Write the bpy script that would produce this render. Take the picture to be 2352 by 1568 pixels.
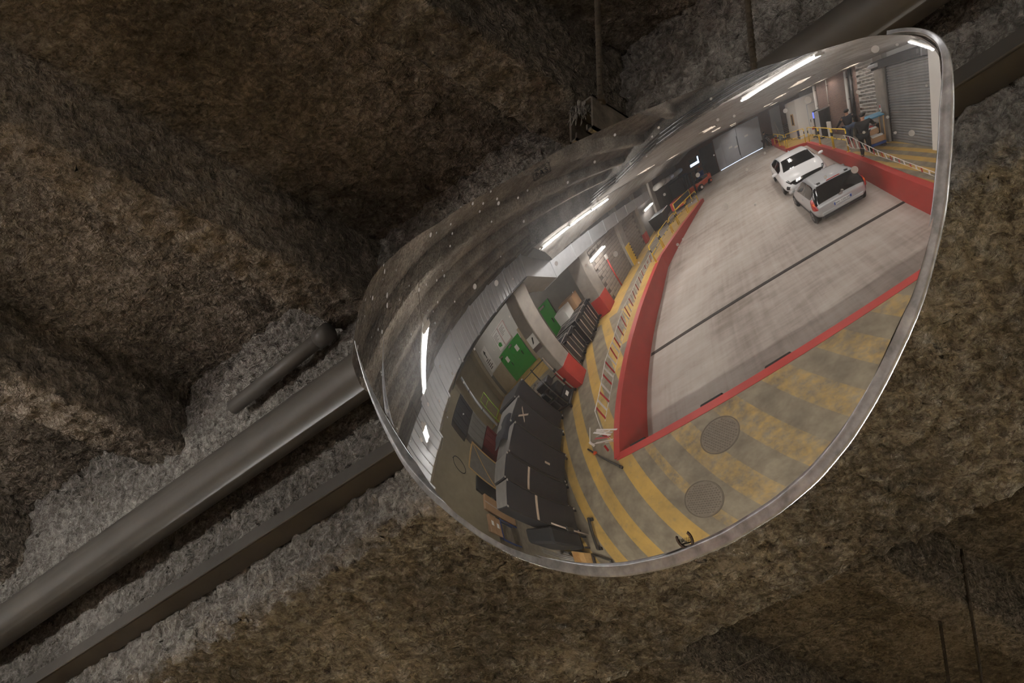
import bpy, bmesh, math, random
import numpy as np
from mathutils import Vector, Matrix
random.seed(7)
for _o in list(bpy.data.objects): bpy.data.objects.remove(_o)
SC = bpy.context.scene
COL = SC.collection
# ------------------------------------------------------------------ camera
# world: z = 0 is the loading platform, x runs along the dock edge, the convex mirror hangs near (0, -0.5, 3.5)
F_PX = 4249.37
CAM = Vector((1.5496, -2.1373, 1.9519))
RIGHT = Vector((0.65900, 0.75212, 0.00537)); DOWN = Vector((-0.43755, 0.38917, -0.81062)); FWD = Vector((-0.61177, 0.53185, 0.58555))
cam_d = bpy.data.cameras.new('camera'); cam = bpy.data.objects.new('camera', cam_d); COL.objects.link(cam)
cam_d.sensor_width = 36.0; cam_d.lens = F_PX/2352*36.0; cam_d.clip_start = 0.05; cam_d.clip_end = 200
cam.matrix_world = Matrix(((RIGHT.x, -DOWN.x, -FWD.x, CAM.x), (RIGHT.y, -DOWN.y, -FWD.y, CAM.y), (RIGHT.z, -DOWN.z, -FWD.z, CAM.z), (0, 0, 0, 1)))
SC.camera = cam
# ------------------------------------------------------------------ world and exposure
w = bpy.data.worlds.new('world'); SC.world = w; w.use_nodes = True
w.node_tree.nodes['Background'].inputs[0].default_value = (0.55, 0.57, 0.62, 1); w.node_tree.nodes['Background'].inputs[1].default_value = 0.03
SC.view_settings.view_transform = 'Standard'; SC.view_settings.look = 'None'; SC.view_settings.gamma = 1.0
SC.view_settings.exposure = 0.6; SC.view_settings.use_curve_mapping = False
LAMP = 120.0            # emission of the fluorescent tubes
SC.cycles.max_bounces = 6; SC.cycles.diffuse_bounces = 4; SC.cycles.glossy_bounces = 3; SC.cycles.transmission_bounces = 0; SC.cycles.volume_bounces = 0; SC.cycles.adaptive_threshold = 0.07; SC.cycles.adaptive_min_samples = 20; SC.cycles.use_light_tree = False
SC.cycles.sample_clamp_indirect = 6.0; SC.cycles.caustics_reflective = False; SC.cycles.caustics_refractive = False

# ------------------------------------------------------------------ materials
def srgb(r, g, b):
    f = lambda c: (c/255/12.92) if c/255 <= 0.04045 else ((c/255+0.055)/1.055)**2.4
    return (f(r), f(g), f(b), 1.0)
MATS = {}
class NT:
    """tiny node helper"""
    def __init__(s, name):
        s.m = bpy.data.materials.new(name); s.m.use_nodes = True; s.t = s.m.node_tree
        s.b = s.t.nodes['Principled BSDF']
    def n(s, kind, **kw):
        nd = s.t.nodes.new(kind)
        for k, v in kw.items():
            if k.startswith('i_'):
                key = k[2:]; key = int(key) if key.isdigit() else key.replace('_', ' ')
                if hasattr(v, 'is_output') : s.t.links.new(v, nd.inputs[key])
                else: nd.inputs[key].default_value = v
            else: setattr(nd, k, v)
        return nd
    def l(s, a, b): s.t.links.new(a, b)
    def noise(s, vec, scale, detail=4, rough=0.6, dist=0.0):
        nd = s.n('ShaderNodeTexNoise'); nd.inputs['Scale'].default_value = scale; nd.inputs['Detail'].default_value = detail
        nd.inputs['Roughness'].default_value = rough; nd.inputs['Distortion'].default_value = dist
        if vec is not None: s.l(vec, nd.inputs['Vector'])
        return nd.outputs['Fac']
    def ramp(s, fac, stops):
        nd = s.n('ShaderNodeValToRGB'); cr = nd.color_ramp
        while len(cr.elements) < len(stops): cr.elements.new(0.5)
        for e, (p, c) in zip(cr.elements, stops): e.position = p; e.color = c
        s.l(fac, nd.inputs[0]); return nd.outputs[0]
    def mix(s, fac, a, b):
        nd = s.n('ShaderNodeMix', data_type='RGBA')
        for sock, v in ((nd.inputs[0], fac), (nd.inputs[6], a), (nd.inputs[7], b)):
            if hasattr(v, 'is_output'): s.l(v, sock)
            else: sock.default_value = v
        return nd.outputs[2]
    def math(s, op, a, b=None, c=None):
        nd = s.n('ShaderNodeMath', operation=op)
        for i, v in enumerate((a, b, c)):
            if v is None: continue
            if hasattr(v, 'is_output'): s.l(v, nd.inputs[i])
            else: nd.inputs[i].default_value = v
        return nd.outputs[0]
    def bump(s, h, strength=0.3, dist=0.01):
        nd = s.n('ShaderNodeBump'); nd.inputs['Strength'].default_value = strength; nd.inputs['Distance'].default_value = dist
        s.l(h, nd.inputs['Height']); s.l(nd.outputs[0], s.b.inputs['Normal'])
    def pos(s): return s.n('ShaderNodeNewGeometry').outputs['Position']
    def obj(s): return s.n('ShaderNodeTexCoord').outputs['Object']
def mat(name, col, rough=0.6, metal=0.0, var=0.12, scale=6.0, bump=0.0, bscale=40.0, spec=0.5, col2=None, coat=0.0):
    N = NT(name); vec = N.obj()
    c = srgb(*col); c2 = srgb(*col2) if col2 else tuple(x*(1-var*2.2) for x in c[:3])+(1,)
    f = N.noise(vec, scale, 5, 0.65)
    f = N.ramp(f, [(0.32, (0, 0, 0, 1)), (0.68, (1, 1, 1, 1))])
    N.l(N.mix(f, c2, c), N.b.inputs['Base Color'])
    N.b.inputs['Roughness'].default_value = rough; N.b.inputs['Metallic'].default_value = metal
    N.b.inputs['Specular IOR Level'].default_value = spec
    if coat: N.b.inputs['Coat Weight'].default_value = coat; N.b.inputs['Coat Roughness'].default_value = 0.05
    if bump: N.bump(N.noise(vec, bscale, 4), bump)
    MATS[name] = N.m; return N.m
def emit(name, col, strength):
    N = NT(name); N.b.inputs['Base Color'].default_value = srgb(*col); N.b.inputs['Emission Color'].default_value = srgb(*col)
    N.b.inputs['Emission Strength'].default_value = strength; MATS[name] = N.m; return N.m
def flock(name, dark, light, scale=1.0):
    N = NT(name); p = N.pos()
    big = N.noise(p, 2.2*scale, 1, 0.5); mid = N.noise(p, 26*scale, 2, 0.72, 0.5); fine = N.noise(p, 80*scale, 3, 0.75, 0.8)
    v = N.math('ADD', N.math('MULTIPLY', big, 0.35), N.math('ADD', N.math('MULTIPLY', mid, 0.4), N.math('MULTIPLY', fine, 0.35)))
    c = N.ramp(v, [(0.34, srgb(*dark)), (0.53, srgb(*[(a+b)/2 for a, b in zip(dark, light)])), (0.72, srgb(*light))])  # patchy coat tone; ramp darks also put crevice shade into the colour
    N.l(c, N.b.inputs['Base Color']); N.b.inputs['Roughness'].default_value = 1.0; N.b.inputs['Specular IOR Level'].default_value = 0.1
    h = N.math('ADD', N.math('MULTIPLY', mid, 1.0), N.math('MULTIPLY', fine, 0.7))
    N.bump(h, 1.0, 0.03); MATS[name] = N.m; return N.m
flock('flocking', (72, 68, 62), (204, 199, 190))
flock('flocking_shaded', (62, 56, 48), (176, 166, 151))  # darker copy of the coating; shade on slab and ribs is in its colour
flock('flocking_lit', (140, 134, 126), (206, 202, 196))  # lighter copy of the coating, standing in for its lamp lit look
mat('galvanised', (206, 209, 211), 0.34, 0.45, 0.06, 3.0)
mat('pipe_grey', (96, 91, 84), 0.5, 0.0, 0.12, 5.0, 0.05)
mat('trunk_grey', (90, 86, 80), 0.55, 0.0, 0.15, 5.0, 0.05)
mat('rod_steel', (104, 94, 80), 0.6, 0.5, 0.2, 30.0)
mat('channel_steel', (140, 132, 120), 0.55, 0.4, 0.3, 25.0)
mat('black_print', (14, 12, 12), 0.6, 0, 0.0)
mat('grey_print', (96, 84, 78), 0.6, 0, 0.0)
mat('mirror_back', (70, 70, 72), 0.7)
mat('red_paint', (178, 52, 46), 0.5, 0, 0.1, 2.5, 0.08, 60)
mat('yellow_paint', (228, 186, 40), 0.45, 0, 0.08, 4)
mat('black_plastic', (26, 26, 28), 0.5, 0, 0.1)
mat('case_black', (38, 38, 42), 0.45, 0, 0.12, 8, 0.06, 300)
mat('case_top', (120, 114, 106), 0.6, 0, 0.15, 4)
mat('case_felt', (58, 54, 52), 0.9, 0, 0.2, 10)
mat('aluminium', (190, 186, 180), 0.35, 0.85, 0.08)
mat('tape_pale', (188, 168, 150), 0.7)
mat('white_wall', (206, 203, 196), 0.7, 0, 0.05, 1.5)
mat('white_panel', (222, 219, 212), 0.5, 0, 0.03, 1.5)
mat('gate_grey', (188, 192, 197), 0.5, 0, 0.05, 1.0)
mat('gate_dark', (62, 64, 68), 0.6, 0, 0.1, 1.0)
mat('concrete', (146, 138, 128), 0.85, 0, 0.12, 3.0, 0.15, 50)
mat('concrete_dark', (104, 97, 90), 0.85, 0, 0.15, 2.0, 0.15, 50)
mat('block', (166, 157, 142), 0.9, 0, 0.1, 6.0, 0.2, 70)
mat('block_grey', (140, 130, 120), 0.9, 0, 0.12, 6.0, 0.2, 70)
mat('brickwork', (118, 92, 82), 0.9, 0, 0.15, 8.0, 0.2, 70)
mat('beige_wall', (170, 156, 128), 0.8, 0, 0.08, 2.0)
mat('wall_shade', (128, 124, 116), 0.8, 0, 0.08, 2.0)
mat('green_door', (44, 146, 52), 0.45, 0, 0.06, 2.0)
mat('green_sign', (18, 92, 70), 0.4)
mat('paper', (226, 224, 218), 0.6, 0, 0.02)
mat('shutter', (168, 168, 168), 0.38, 0.6, 0.12, 2.0)
mat('steel_dark', (74, 72, 70), 0.45, 0.7, 0.15)
mat('rubber', (24, 24, 25), 0.8)
mat('chrome', (210, 210, 212), 0.12, 1.0, 0.03)
mat('hub', (150, 150, 152), 0.35, 0.7, 0.1)
mat('car_white', (232, 232, 232), 0.3, 0, 0.01, 1.0, coat=0.7)
mat('car_silver', (190, 192, 194), 0.3, 0.55, 0.02, 1.0, coat=0.7)
mat('car_glass', (16, 20, 23), 0.06, 0, 0.0, spec=0.8)
mat('lamp_red', (190, 36, 22), 0.2, 0, 0.25, 30, coat=0.6)
mat('lamp_amber', (236, 110, 30), 0.2, 0, 0.1, 30)
mat('lamp_clear', (180, 186, 190), 0.15, 0.4, 0.2, 30)
mat('plate_blue', (30, 80, 170), 0.4)
mat('plate_white', (216, 220, 222), 0.4, 0, 0.02)
mat('orange_paint', (206, 78, 40), 0.45, 0, 0.08)
mat('cardboard', (172, 134, 98), 0.8, 0, 0.08)
mat('blue_paint', (70, 130, 160), 0.5)
mat('blue_dark', (34, 62, 120), 0.5)
mat('cloth_black', (24, 24, 27), 0.9, 0, 0.15, 12)
mat('cloth_dark', (40, 40, 46), 0.9, 0, 0.15, 12)
mat('denim', (62, 76, 98), 0.9, 0, 0.15, 12)
mat('skin', (186, 138, 112), 0.6, 0, 0.05)
mat('hair', (34, 26, 22), 0.7)
mat('tape_white', (214, 206, 198), 0.6, 0, 0.03)
mat('tape_red', (170, 34, 40), 0.6, 0, 0.05)
mat('lime', (150, 190, 50), 0.5)
mat('curtain_red', (104, 26, 28), 0.9)
mat('wood_pale', (196, 156, 100), 0.7, 0, 0.1, 12)
mat('grate', (70, 64, 60), 0.7, 0.4, 0.2, 20)
mat('iron_dark', (94, 84, 73), 0.6, 0.0, 0.12, 14)
mat('iron', (116, 105, 91), 0.6, 0.0, 0.12, 14, 0.2, 60)
emit('tube_light', (252, 249, 247), LAMP)
emit('tube_mid', (252, 249, 247), LAMP*0.45)
emit('tube_bright', (244, 242, 236), LAMP*2.3)
emit('tube_dim', (252, 249, 247), LAMP*0.26)
emit('daylight_gap', (190, 215, 255), 3.0)
emit('screen_glow', (90, 110, 255), 1.5)

# ------------------------------------------------------------------ mesh helpers
class MB:
    def __init__(s): s.v = []; s.f = []
    def add(s, vs, fs):
        k = len(s.v); s.v += [tuple(map(float, p)) for p in vs]; s.f += [tuple(i+k for i in f) for f in fs]; return s
    def box(s, x0, x1, y0, y1, z0, z1):
        return s.add([(x0, y0, z0), (x1, y0, z0), (x1, y1, z0), (x0, y1, z0), (x0, y0, z1), (x1, y0, z1), (x1, y1, z1), (x0, y1, z1)],
                     [(0, 3, 2, 1), (4, 5, 6, 7), (0, 1, 5, 4), (1, 2, 6, 5), (2, 3, 7, 6), (3, 0, 4, 7)])
    def cbox(s, x0, x1, y0, y1, z0, z1, b=0.01):
        """box with chamfered edges"""
        bm = bmesh.new(); bmesh.ops.create_cube(bm, size=1)
        for v in bm.verts: v.co = Vector(((x0+x1)/2+v.co.x*(x1-x0), (y0+y1)/2+v.co.y*(y1-y0), (z0+z1)/2+v.co.z*(z1-z0)))
        bmesh.ops.bevel(bm, geom=bm.edges[:], offset=b, segments=1, affect='EDGES')
        bm.verts.index_update(); s.add([v.co for v in bm.verts], [[v.index for v in f.verts] for f in bm.faces]); bm.free(); return s
    def tube(s, p0, p1, r, n=10, r1=None, caps=True):
        p0 = Vector(p0); p1 = Vector(p1); d = (p1-p0).normalized(); r1 = r if r1 is None else r1
        a = d.orthogonal().normalized(); b = d.cross(a)
        vs = []
        for P, R in ((p0, r), (p1, r1)):
            vs += [P+(a*math.cos(2*math.pi*i/n)+b*math.sin(2*math.pi*i/n))*R for i in range(n)]
        fs = [(i, (i+1) % n, n+(i+1) % n, n+i) for i in range(n)]
        if caps: fs += [tuple(range(n-1, -1, -1)), tuple(range(n, 2*n))]
        return s.add(vs, fs)
    def path(s, pts, r, n=8):
        for a, b in zip(pts[:-1], pts[1:]): s.tube(a, b, r, n)
        return s
    def lathe(s, prof, c=(0, 0, 0), n=20, axis='z'):
        """prof: (radius, height) list"""
        vs = []
        for R, h in prof:
            for i in range(n):
                t = 2*math.pi*i/n; p = (R*math.cos(t), R*math.sin(t), h)
                if axis == 'x': p = (p[2], p[0], p[1])
                if axis == 'y': p = (p[0], p[2], p[1])
                vs.append((p[0]+c[0], p[1]+c[1], p[2]+c[2]))
        fs = [(k*n+i, k*n+(i+1) % n, (k+1)*n+(i+1) % n, (k+1)*n+i) for k in range(len(prof)-1) for i in range(n)]
        fs += [tuple(range(n-1, -1, -1)), tuple(range((len(prof)-1)*n, len(prof)*n))]
        return s.add(vs, fs)
    def prism(s, poly, a0, a1, axis='z'):
        """extrude 2D polygon; axis z: (x,y), axis x: (y,z), axis y: (x,z)"""
        P = {'z': lambda p, t: (p[0], p[1], t), 'x': lambda p, t: (t, p[0], p[1]), 'y': lambda p, t: (p[0], t, p[1])}[axis]
        n = len(poly)
        return s.add([P(p, a0) for p in poly]+[P(p, a1) for p in poly],
                     [tuple(range(n-1, -1, -1)), tuple(range(n, 2*n))]+[(i, (i+1) % n, n+(i+1) % n, n+i) for i in range(n)])
    def grid(s, V, flip=False):
        """V: (n,m,3) array"""
        n, m = V.shape[:2]; k = len(s.v); s.v += [tuple(p) for p in V.reshape(-1, 3).tolist()]
        for i in range(n-1):
            for j in range(m-1):
                q = (k+i*m+j, k+(i+1)*m+j, k+(i+1)*m+j+1, k+i*m+j+1); s.f.append(q[::-1] if flip else q)
        return s
    def mesh(s, name, smooth=False):
        me = bpy.data.meshes.new(name); me.from_pydata(s.v, [], s.f); me.validate(); me.update()
        if smooth: me.polygons.foreach_set('use_smooth', [True]*len(me.polygons))
        return me
def fixn(me):
    bm = bmesh.new(); bm.from_mesh(me); bmesh.ops.recalc_face_normals(bm, faces=bm.faces[:]); bm.to_mesh(me); bm.free()
def obj(name, mb, material, parent=None, smooth=False, fix=True, me=None):
    me = me or mb.mesh(name, smooth)
    if fix: fixn(me)
    if not me.materials: me.materials.append(MATS[material] if isinstance(material, str) else material)
    o = bpy.data.objects.new(name, me); COL.objects.link(o)
    if parent: o.parent = parent
    return o
def tag(o, label=None, cat=None, group=None, kind=None):
    if label: o['label'] = label
    if cat: o['category'] = cat
    if group: o['group'] = group
    if kind: o['kind'] = kind
    return o
def thing(name, label, cat, loc=(0, 0, 0), rz=0.0, group=None):
    o = bpy.data.objects.new(name, None); COL.objects.link(o); o.location = loc; o.rotation_euler = (0, 0, rz); o.empty_display_size = 0.1
    return tag(o, label, cat, group)
def struct(name, mb, material, parent=None, label=None, smooth=False):
    o = obj(name, mb, material, parent, smooth)
    if parent is None: o['kind'] = 'structure'
    if label: o['label'] = label
    return o
def copy_tree(o, parent=None):
    c = o.copy(); COL.objects.link(c); c.parent = parent
    for ch in list(o.children): copy_tree(ch, c)
    return c
def pieces(name, me, spots, parent, material=None):
    """alike pieces that share one mesh"""
    if material and not me.materials: me.materials.append(MATS[material])
    for loc in spots:
        o = bpy.data.objects.new(name, me); COL.objects.link(o); o.parent = parent; o.location = loc[:3]
        if len(loc) > 3: o.rotation_euler = (0, 0, loc[3])
        if len(loc) > 4: o.scale = loc[4]
def text_mb(txt, size, align='CENTER', font=None, extr=0.0):
    cu = bpy.data.curves.new('txt', 'FONT'); cu.body = txt; cu.size = size; cu.align_x = align; cu.align_y = 'CENTER'; cu.extrude = extr; cu.resolution_u = 3
    o = bpy.data.objects.new('txt', cu); COL.objects.link(o); dg = bpy.context.evaluated_depsgraph_get()
    me = o.evaluated_get(dg).to_mesh(); mb = MB(); mb.add([v.co for v in me.vertices], [tuple(p.vertices) for p in me.polygons])
    bpy.data.objects.remove(o); bpy.data.curves.remove(cu); return mb
def xf(mb, fn):
    mb.v = [tuple(fn(*p)) for p in mb.v]; return mb
def arr(*v): return np.array(v, float)

# 3D value noise for the sprayed fireproofing
def _h(ix, iy, iz, seed):
    n = (ix.astype(np.int64)*374761393+iy.astype(np.int64)*668265263+iz.astype(np.int64)*2147483647+seed*1274126177) & 0xFFFFFFFF
    n = ((n ^ (n >> 13))*1274126177) & 0xFFFFFFFF; n = (n ^ (n >> 16)) & 0xFFFFFFFF
    return n/4294967295.0
def vnoise(p, seed):
    i = np.floor(p); f = p-i; f = f*f*(3-2*f); x, y, z = i.T; out = 0
    for dx in (0, 1):
        for dy in (0, 1):
            for dz in (0, 1):
                wgt = (f[:, 0] if dx else 1-f[:, 0])*(f[:, 1] if dy else 1-f[:, 1])*(f[:, 2] if dz else 1-f[:, 2])
                out = out+wgt*_h(x+dx, y+dy, z+dz, seed)
    return out-0.5
def rough(V, amp=0.016):
    """vector displacement by position, so neighbouring sheets stay joined"""
    P = V.reshape(-1, 3); D = np.zeros_like(P)
    for c in range(3):
        for sc, a in ((6, 0.5), (19, 0.5), (37, 1.1), (64, 1.2)):
            D[:, c] += a*vnoise(P*sc, 11*c+int(sc))
    return (P+D*amp*1.3).reshape(V.shape)
# ================================================================== ceiling, beam, ribs
Z_CEIL, Z_RIB, Z_SOF, Y_FACE, Y_BACK = 5.06, 4.84, 4.135, 0.12, 1.10
def sheet(xs, prof, amp=0.0135):
    """profile (y,z) swept along x"""
    V = np.array([[(x, y, z) for (y, z) in prof] for x in xs]); return rough(V, amp)
def lin(a, b, step): n = max(2, int(abs(b-a)/step)+1); return list(np.linspace(a, b, n))
def poly(pts, step):
    out = [pts[0]]
    for a, b in zip(pts[:-1], pts[1:]):
        n = max(1, int(math.hypot(b[0]-a[0], b[1]-a[1])/step))
        out += [(a[0]+(b[0]-a[0])*k/n, a[1]+(b[1]-a[1])*k/n) for k in range(1, n+1)]
    return out
def fast_grid(name, V, material, parent=None, mask=None):
    n, m = V.shape[:2]; me = bpy.data.meshes.new(name)
    idx = np.arange(n*m).reshape(n, m)
    q = np.stack([idx[:-1, :-1], idx[1:, :-1], idx[1:, 1:], idx[:-1, 1:]], -1).reshape(-1, 4)
    if mask is not None: q = q[mask(V.reshape(-1, 3)[q].mean(1))]
    me.vertices.add(n*m); me.vertices.foreach_set('co', V.reshape(-1).astype(np.float32))
    me.loops.add(len(q)*4); me.loops.foreach_set('vertex_index', q.reshape(-1).astype(np.int32))
    me.polygons.add(len(q)); me.polygons.foreach_set('loop_start', np.arange(0, len(q)*4, 4, dtype=np.int32))
    me.polygons.foreach_set('use_smooth', np.ones(len(q), bool)); me.update(calc_edges=True)
    me.materials.append(MATS[material]); o = bpy.data.objects.new(name, me); COL.objects.link(o)
    if parent: o.parent = parent
    return o
c = 0.03
beam_prof = poly([(Y_FACE, Z_CEIL+0.02), (Y_FACE, Z_SOF+c), (Y_FACE+c*0.4, Z_SOF+c*0.4), (Y_FACE+c, Z_SOF), (Y_BACK-c, Z_SOF), (Y_BACK-c*0.4, Z_SOF+c*0.4), (Y_BACK, Z_SOF+c), (Y_BACK, Z_CEIL+0.02)], 0.0085)
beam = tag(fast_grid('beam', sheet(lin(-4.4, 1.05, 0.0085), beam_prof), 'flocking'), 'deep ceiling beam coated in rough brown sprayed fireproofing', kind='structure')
coarse = poly([(Y_FACE, Z_CEIL+0.02), (Y_FACE, Z_SOF), (Y_BACK, Z_SOF), (Y_BACK, Z_CEIL+0.02)], 0.06)
for a, b in ((-8.2, -4.4), (1.05, 7.0)):
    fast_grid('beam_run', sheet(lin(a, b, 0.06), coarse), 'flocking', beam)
# flat slab between the ribs
def flat(x0, x1, y0, y1, z, step, name, parent=None, amp=0.011):
    V = np.array([[(x, y, z) for y in lin(y0, y1, step)] for x in lin(x0, x1, step)]); return fast_grid(name, rough(V, amp), 'flocking_shaded', parent)
ceil = tag(flat(-4.4, 1.0, -1.7, 0.16, Z_CEIL, 0.014, 'ceiling'), 'ceiling slab coated in brown sprayed fireproofing', kind='structure')
Y_LOW = -9.6
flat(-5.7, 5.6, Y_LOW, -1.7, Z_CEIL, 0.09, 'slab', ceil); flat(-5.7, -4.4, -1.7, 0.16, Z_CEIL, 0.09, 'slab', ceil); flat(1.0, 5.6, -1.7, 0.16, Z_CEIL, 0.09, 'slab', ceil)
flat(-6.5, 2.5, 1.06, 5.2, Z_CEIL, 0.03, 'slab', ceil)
def rib(x, y0, y1, step, wd=0.15):
    h = wd/2; prof = poly([(-h, Z_CEIL+0.02), (-h, Z_RIB), (h, Z_RIB), (h, Z_CEIL+0.02)], step)
    V = np.array([[(x+p[0], y, p[1]) for y in lin(y0, y1, step)] for p in prof]); return fast_grid('rib', rough(V, 0.0115), 'flocking_shaded', ceil)
RIBS = [-0.735+0.925*k for k in range(-5, 7)]
for x in RIBS:
    near = -4.3 < x < 0.6
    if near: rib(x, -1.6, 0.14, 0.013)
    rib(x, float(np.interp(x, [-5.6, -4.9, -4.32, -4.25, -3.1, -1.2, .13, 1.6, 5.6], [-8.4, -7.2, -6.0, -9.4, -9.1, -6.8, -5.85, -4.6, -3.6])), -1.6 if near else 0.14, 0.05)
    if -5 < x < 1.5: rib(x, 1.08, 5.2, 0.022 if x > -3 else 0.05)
# lower flat flocked ceiling over the truck bay, with a haunch along the left wall
LOWX = [-5.6, -4.9, -4.32, -4.25, -3.1, -1.2, .13, 1.6, 5.6]; LOWY = [-8.4, -7.2, -6.0, -9.4, -9.1, -6.8, -5.85, -4.6, -3.6]
def y_low(x): return float(np.interp(x, LOWX, LOWY))
def z_low(x): return 4.42-0.66*max(0, -4.3-x)/1.3
xs = sorted(set([round(v, 3) for v in lin(-5.6, 5.6, 0.12)]+[-4.32, -4.25]))
V = np.array([[(x, y_low(x)+(-33.0-y_low(x))*k/200, z_low(x)) for k in range(201)] for x in xs])
REC = [(2.4, -10.4), (2.4, -15.0), (2.3, -20.0), (-.6, -12.2), (-.6, -17.0), (0.2, -25.0), (0.2, -30.6), (4.9, -12.9), (4.9, -17.6), (-3.4, -13.5), (-3.4, -19.5), (3.2, -24.6), (4.7, -20.6)]
def keep(cn):
    k = np.ones(len(cn), bool)
    for (rx, ry) in REC: k &= ~((abs(cn[:, 0]-rx) < .24) & (abs(cn[:, 1]-ry) < .86))
    return k
low = tag(fast_grid('ceiling_low', rough(V, 0.02), 'flocking_lit', mask=keep), 'lower flat ceiling over the truck bay with flocked coating coloured pale as if lamp lit', kind='structure')
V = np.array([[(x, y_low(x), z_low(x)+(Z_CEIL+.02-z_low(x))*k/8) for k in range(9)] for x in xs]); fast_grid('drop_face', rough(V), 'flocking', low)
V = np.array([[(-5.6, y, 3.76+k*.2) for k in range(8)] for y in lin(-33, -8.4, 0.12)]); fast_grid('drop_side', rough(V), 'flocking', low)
flat(-20.2, -5.6, -13, 5.3, 5.2, 0.3, 'slab', low, 0.03)
cd_ = thing('edge_conduits', 'dark conduits bundled along the edge of the low ceiling', 'conduits')
for k in range(3): obj('conduit', MB().path([(x+.06*k, y_low(x)+.07+.05*k, 4.5+.09*k) for x in (-4.24, -3.1, -1.2, .13, 1.6, 5.4)], .03, 8), 'steel_dark', cd_, True)
# ================================================================== pipes, rods and channel in front of the beam
mb = MB().tube((-5.5, 0.02, 4.528), (5.2, 0.02, 4.528), 0.058, 28)
pp = thing('steel_pipe', 'thick round grey pipe running along the beam behind the mirror', 'pipe', (0, 0, 0))
obj('run', mb, 'pipe_grey', pp, True)
for x in (-5.2, 1.9): obj('coupling', MB().lathe([(0.058, -.05), (0.066, -.05), (0.066, .05), (0.058, .05)], (x, 0.02, 4.528), 28, 'x'), 'pipe_grey', pp, False)
tr = thing('cable_trunking', 'flat rectangular grey trunking below the thick pipe on the beam', 'trunking')
obj('run', MB().cbox(-5.5, 5.2, 0.055, 0.122, 4.274, 4.306, 0.004), 'trunk_grey', tr)
obj('lid', MB().cbox(-5.5, 5.2, 0.050, 0.056, 4.272, 4.31, 0.002), 'trunk_grey', tr)
sp = thing('small_conduit', 'thin grey conduit stub at the top of the beam, far from the mirror', 'conduit')
obj('run', MB().tube((-2.16, 0.07, 4.79), (-1.75, 0.07, 4.808), 0.021, 14), 'pipe_grey', sp, True); obj('socket', MB().tube((-1.765, 0.07, 4.807), (-1.72, 0.07, 4.81), 0.026, 14), 'trunk_grey', sp, True)
def rod(x, y, z0, z1, label):
    r = thing('threaded_rod', label, 'rod', (x, y, z0), group='rods hanging from the ceiling')
    obj('shank', MB().tube((0, 0, 0), (0, 0, z1-z0), 0.0055, 12), 'rod_steel', r, True)
    prof = []; n = int((z1-z0)/0.012)
    obj('thread', MB().lathe([(0.0055+(0.0012 if k % 2 else 0), k*0.006) for k in range(2, 2*n-2)], n=12), 'rod_steel', r)
    obj('nut', MB().lathe([(0.012, -0.006), (0.012, 0.006)], (0, 0, 0.01), 6), 'rod_steel', r)
rod(-0.33, -0.28, 4.425, 5.05, 'thin threaded rod holding the open channel end above the mirror')
rod(0.055, -0.28, 4.075, 5.05, 'thin threaded rod ending behind the upper edge of the mirror')
rod(-1.72, 2.62, 4.0, 5.05, 'thin rod hanging beyond the beam, the one farther from the mirror')
rod(-1.58, 2.60, 4.0, 5.05, 'thin rod hanging beyond the beam, the one nearer the mirror')
def channel(x, y0, y1, z, label):
    ch = thing('strut_channel', label, 'channel', (x, y0, z)); wv, h, t, L = 0.066, 0.085, 0.005, y1-y0
    for n, a in (('web', (-wv/2, wv/2, 0, L, h-t, h)), ('side', (-wv/2, -wv/2+t, 0, L, 0, h)), ('side', (wv/2-t, wv/2, 0, L, 0, h)), ('lip', (-wv/2, -wv/2+.02, 0, L, 0, t)), ('lip', (wv/2-.02, wv/2, 0, L, 0, t)), ('lip_edge', (-wv/2+.016, -wv/2+.02, 0, L, 0, .018)), ('lip_edge', (wv/2-.02, wv/2-.016, 0, L, 0, .018))):
        obj(n, MB().box(*a), 'channel_steel', ch)
    V = MB()
    for k in range(24):
        a, b = random.uniform(-.02, .015), random.uniform(-.01, .02); V.tube((a, b, h-.004), (a+random.uniform(-.012, .012), b-random.uniform(0, .012), h-random.uniform(.02, .055)), random.uniform(.001, .005), 5, .0007)
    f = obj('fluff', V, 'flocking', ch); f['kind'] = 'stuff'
    return ch
channel(-0.362, -0.302, 0.12, 4.352, 'open steel channel with fluff in its end above the mirror')
channel(0.03, -0.302, 0.12, 4.0, 'steel channel hidden behind the upper edge of the mirror')
pts = [(-1.55+2.2*k/14, 1.16, 4.06+0.018*math.sin(k*0.7)-0.0009*(k-7)**2*0.3) for k in range(15)]
tag(obj('thin_wire', MB().path(pts, 0.0009, 5), 'rod_steel', None, True), 'thin loose wire under the far edge of the beam', 'wire')
# ================================================================== the convex mirror
MC = Vector((0, 0, 3.9678))
EA = np.array([[0.998147, 0.009963, 0.060035], [-0.009240, 0.999882, -0.012302], [-0.060151, 0.011724, 0.998120]])/np.array([[0.98117], [0.75994], [0.76912]])
EQ = EA.T@EA
def dome_y(x, z):
    a = EQ[1, 1]; b = 2*(EQ[0, 1]*x+EQ[1, 2]*z); cc = EQ[0, 0]*x*x+EQ[2, 2]*z*z+2*EQ[0, 2]*x*z-1
    return (-b-np.sqrt(np.maximum(b*b-4*a*cc, 1e-9)))/(2*a)
RIM = [(.586, -.239), (.585, -.255), (.57, -.303), (.55, -.351), (.529, -.391), (.497, -.437), (.474, -.465), (.447, -.492), (.419, -.518), (.388, -.539), (.35, -.565), (.315, -.587), (.254, -.619), (.209, -.636), (.153, -.651), (.099, -.663), (.022, -.669), (-.053, -.668), (-.141, -.66), (-.221, -.644), (-.271, -.626), (-.32, -.604), (-.369, -.577), (-.417, -.543), (-.452, -.51), (-.493, -.462), (-.513, -.422), (-.527, -.374), (-.544, -.327), (-.559, -.285), (-.587, -.228), (-.652, -.150), (-.702, -.050), (-.71, -.016)]
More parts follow.
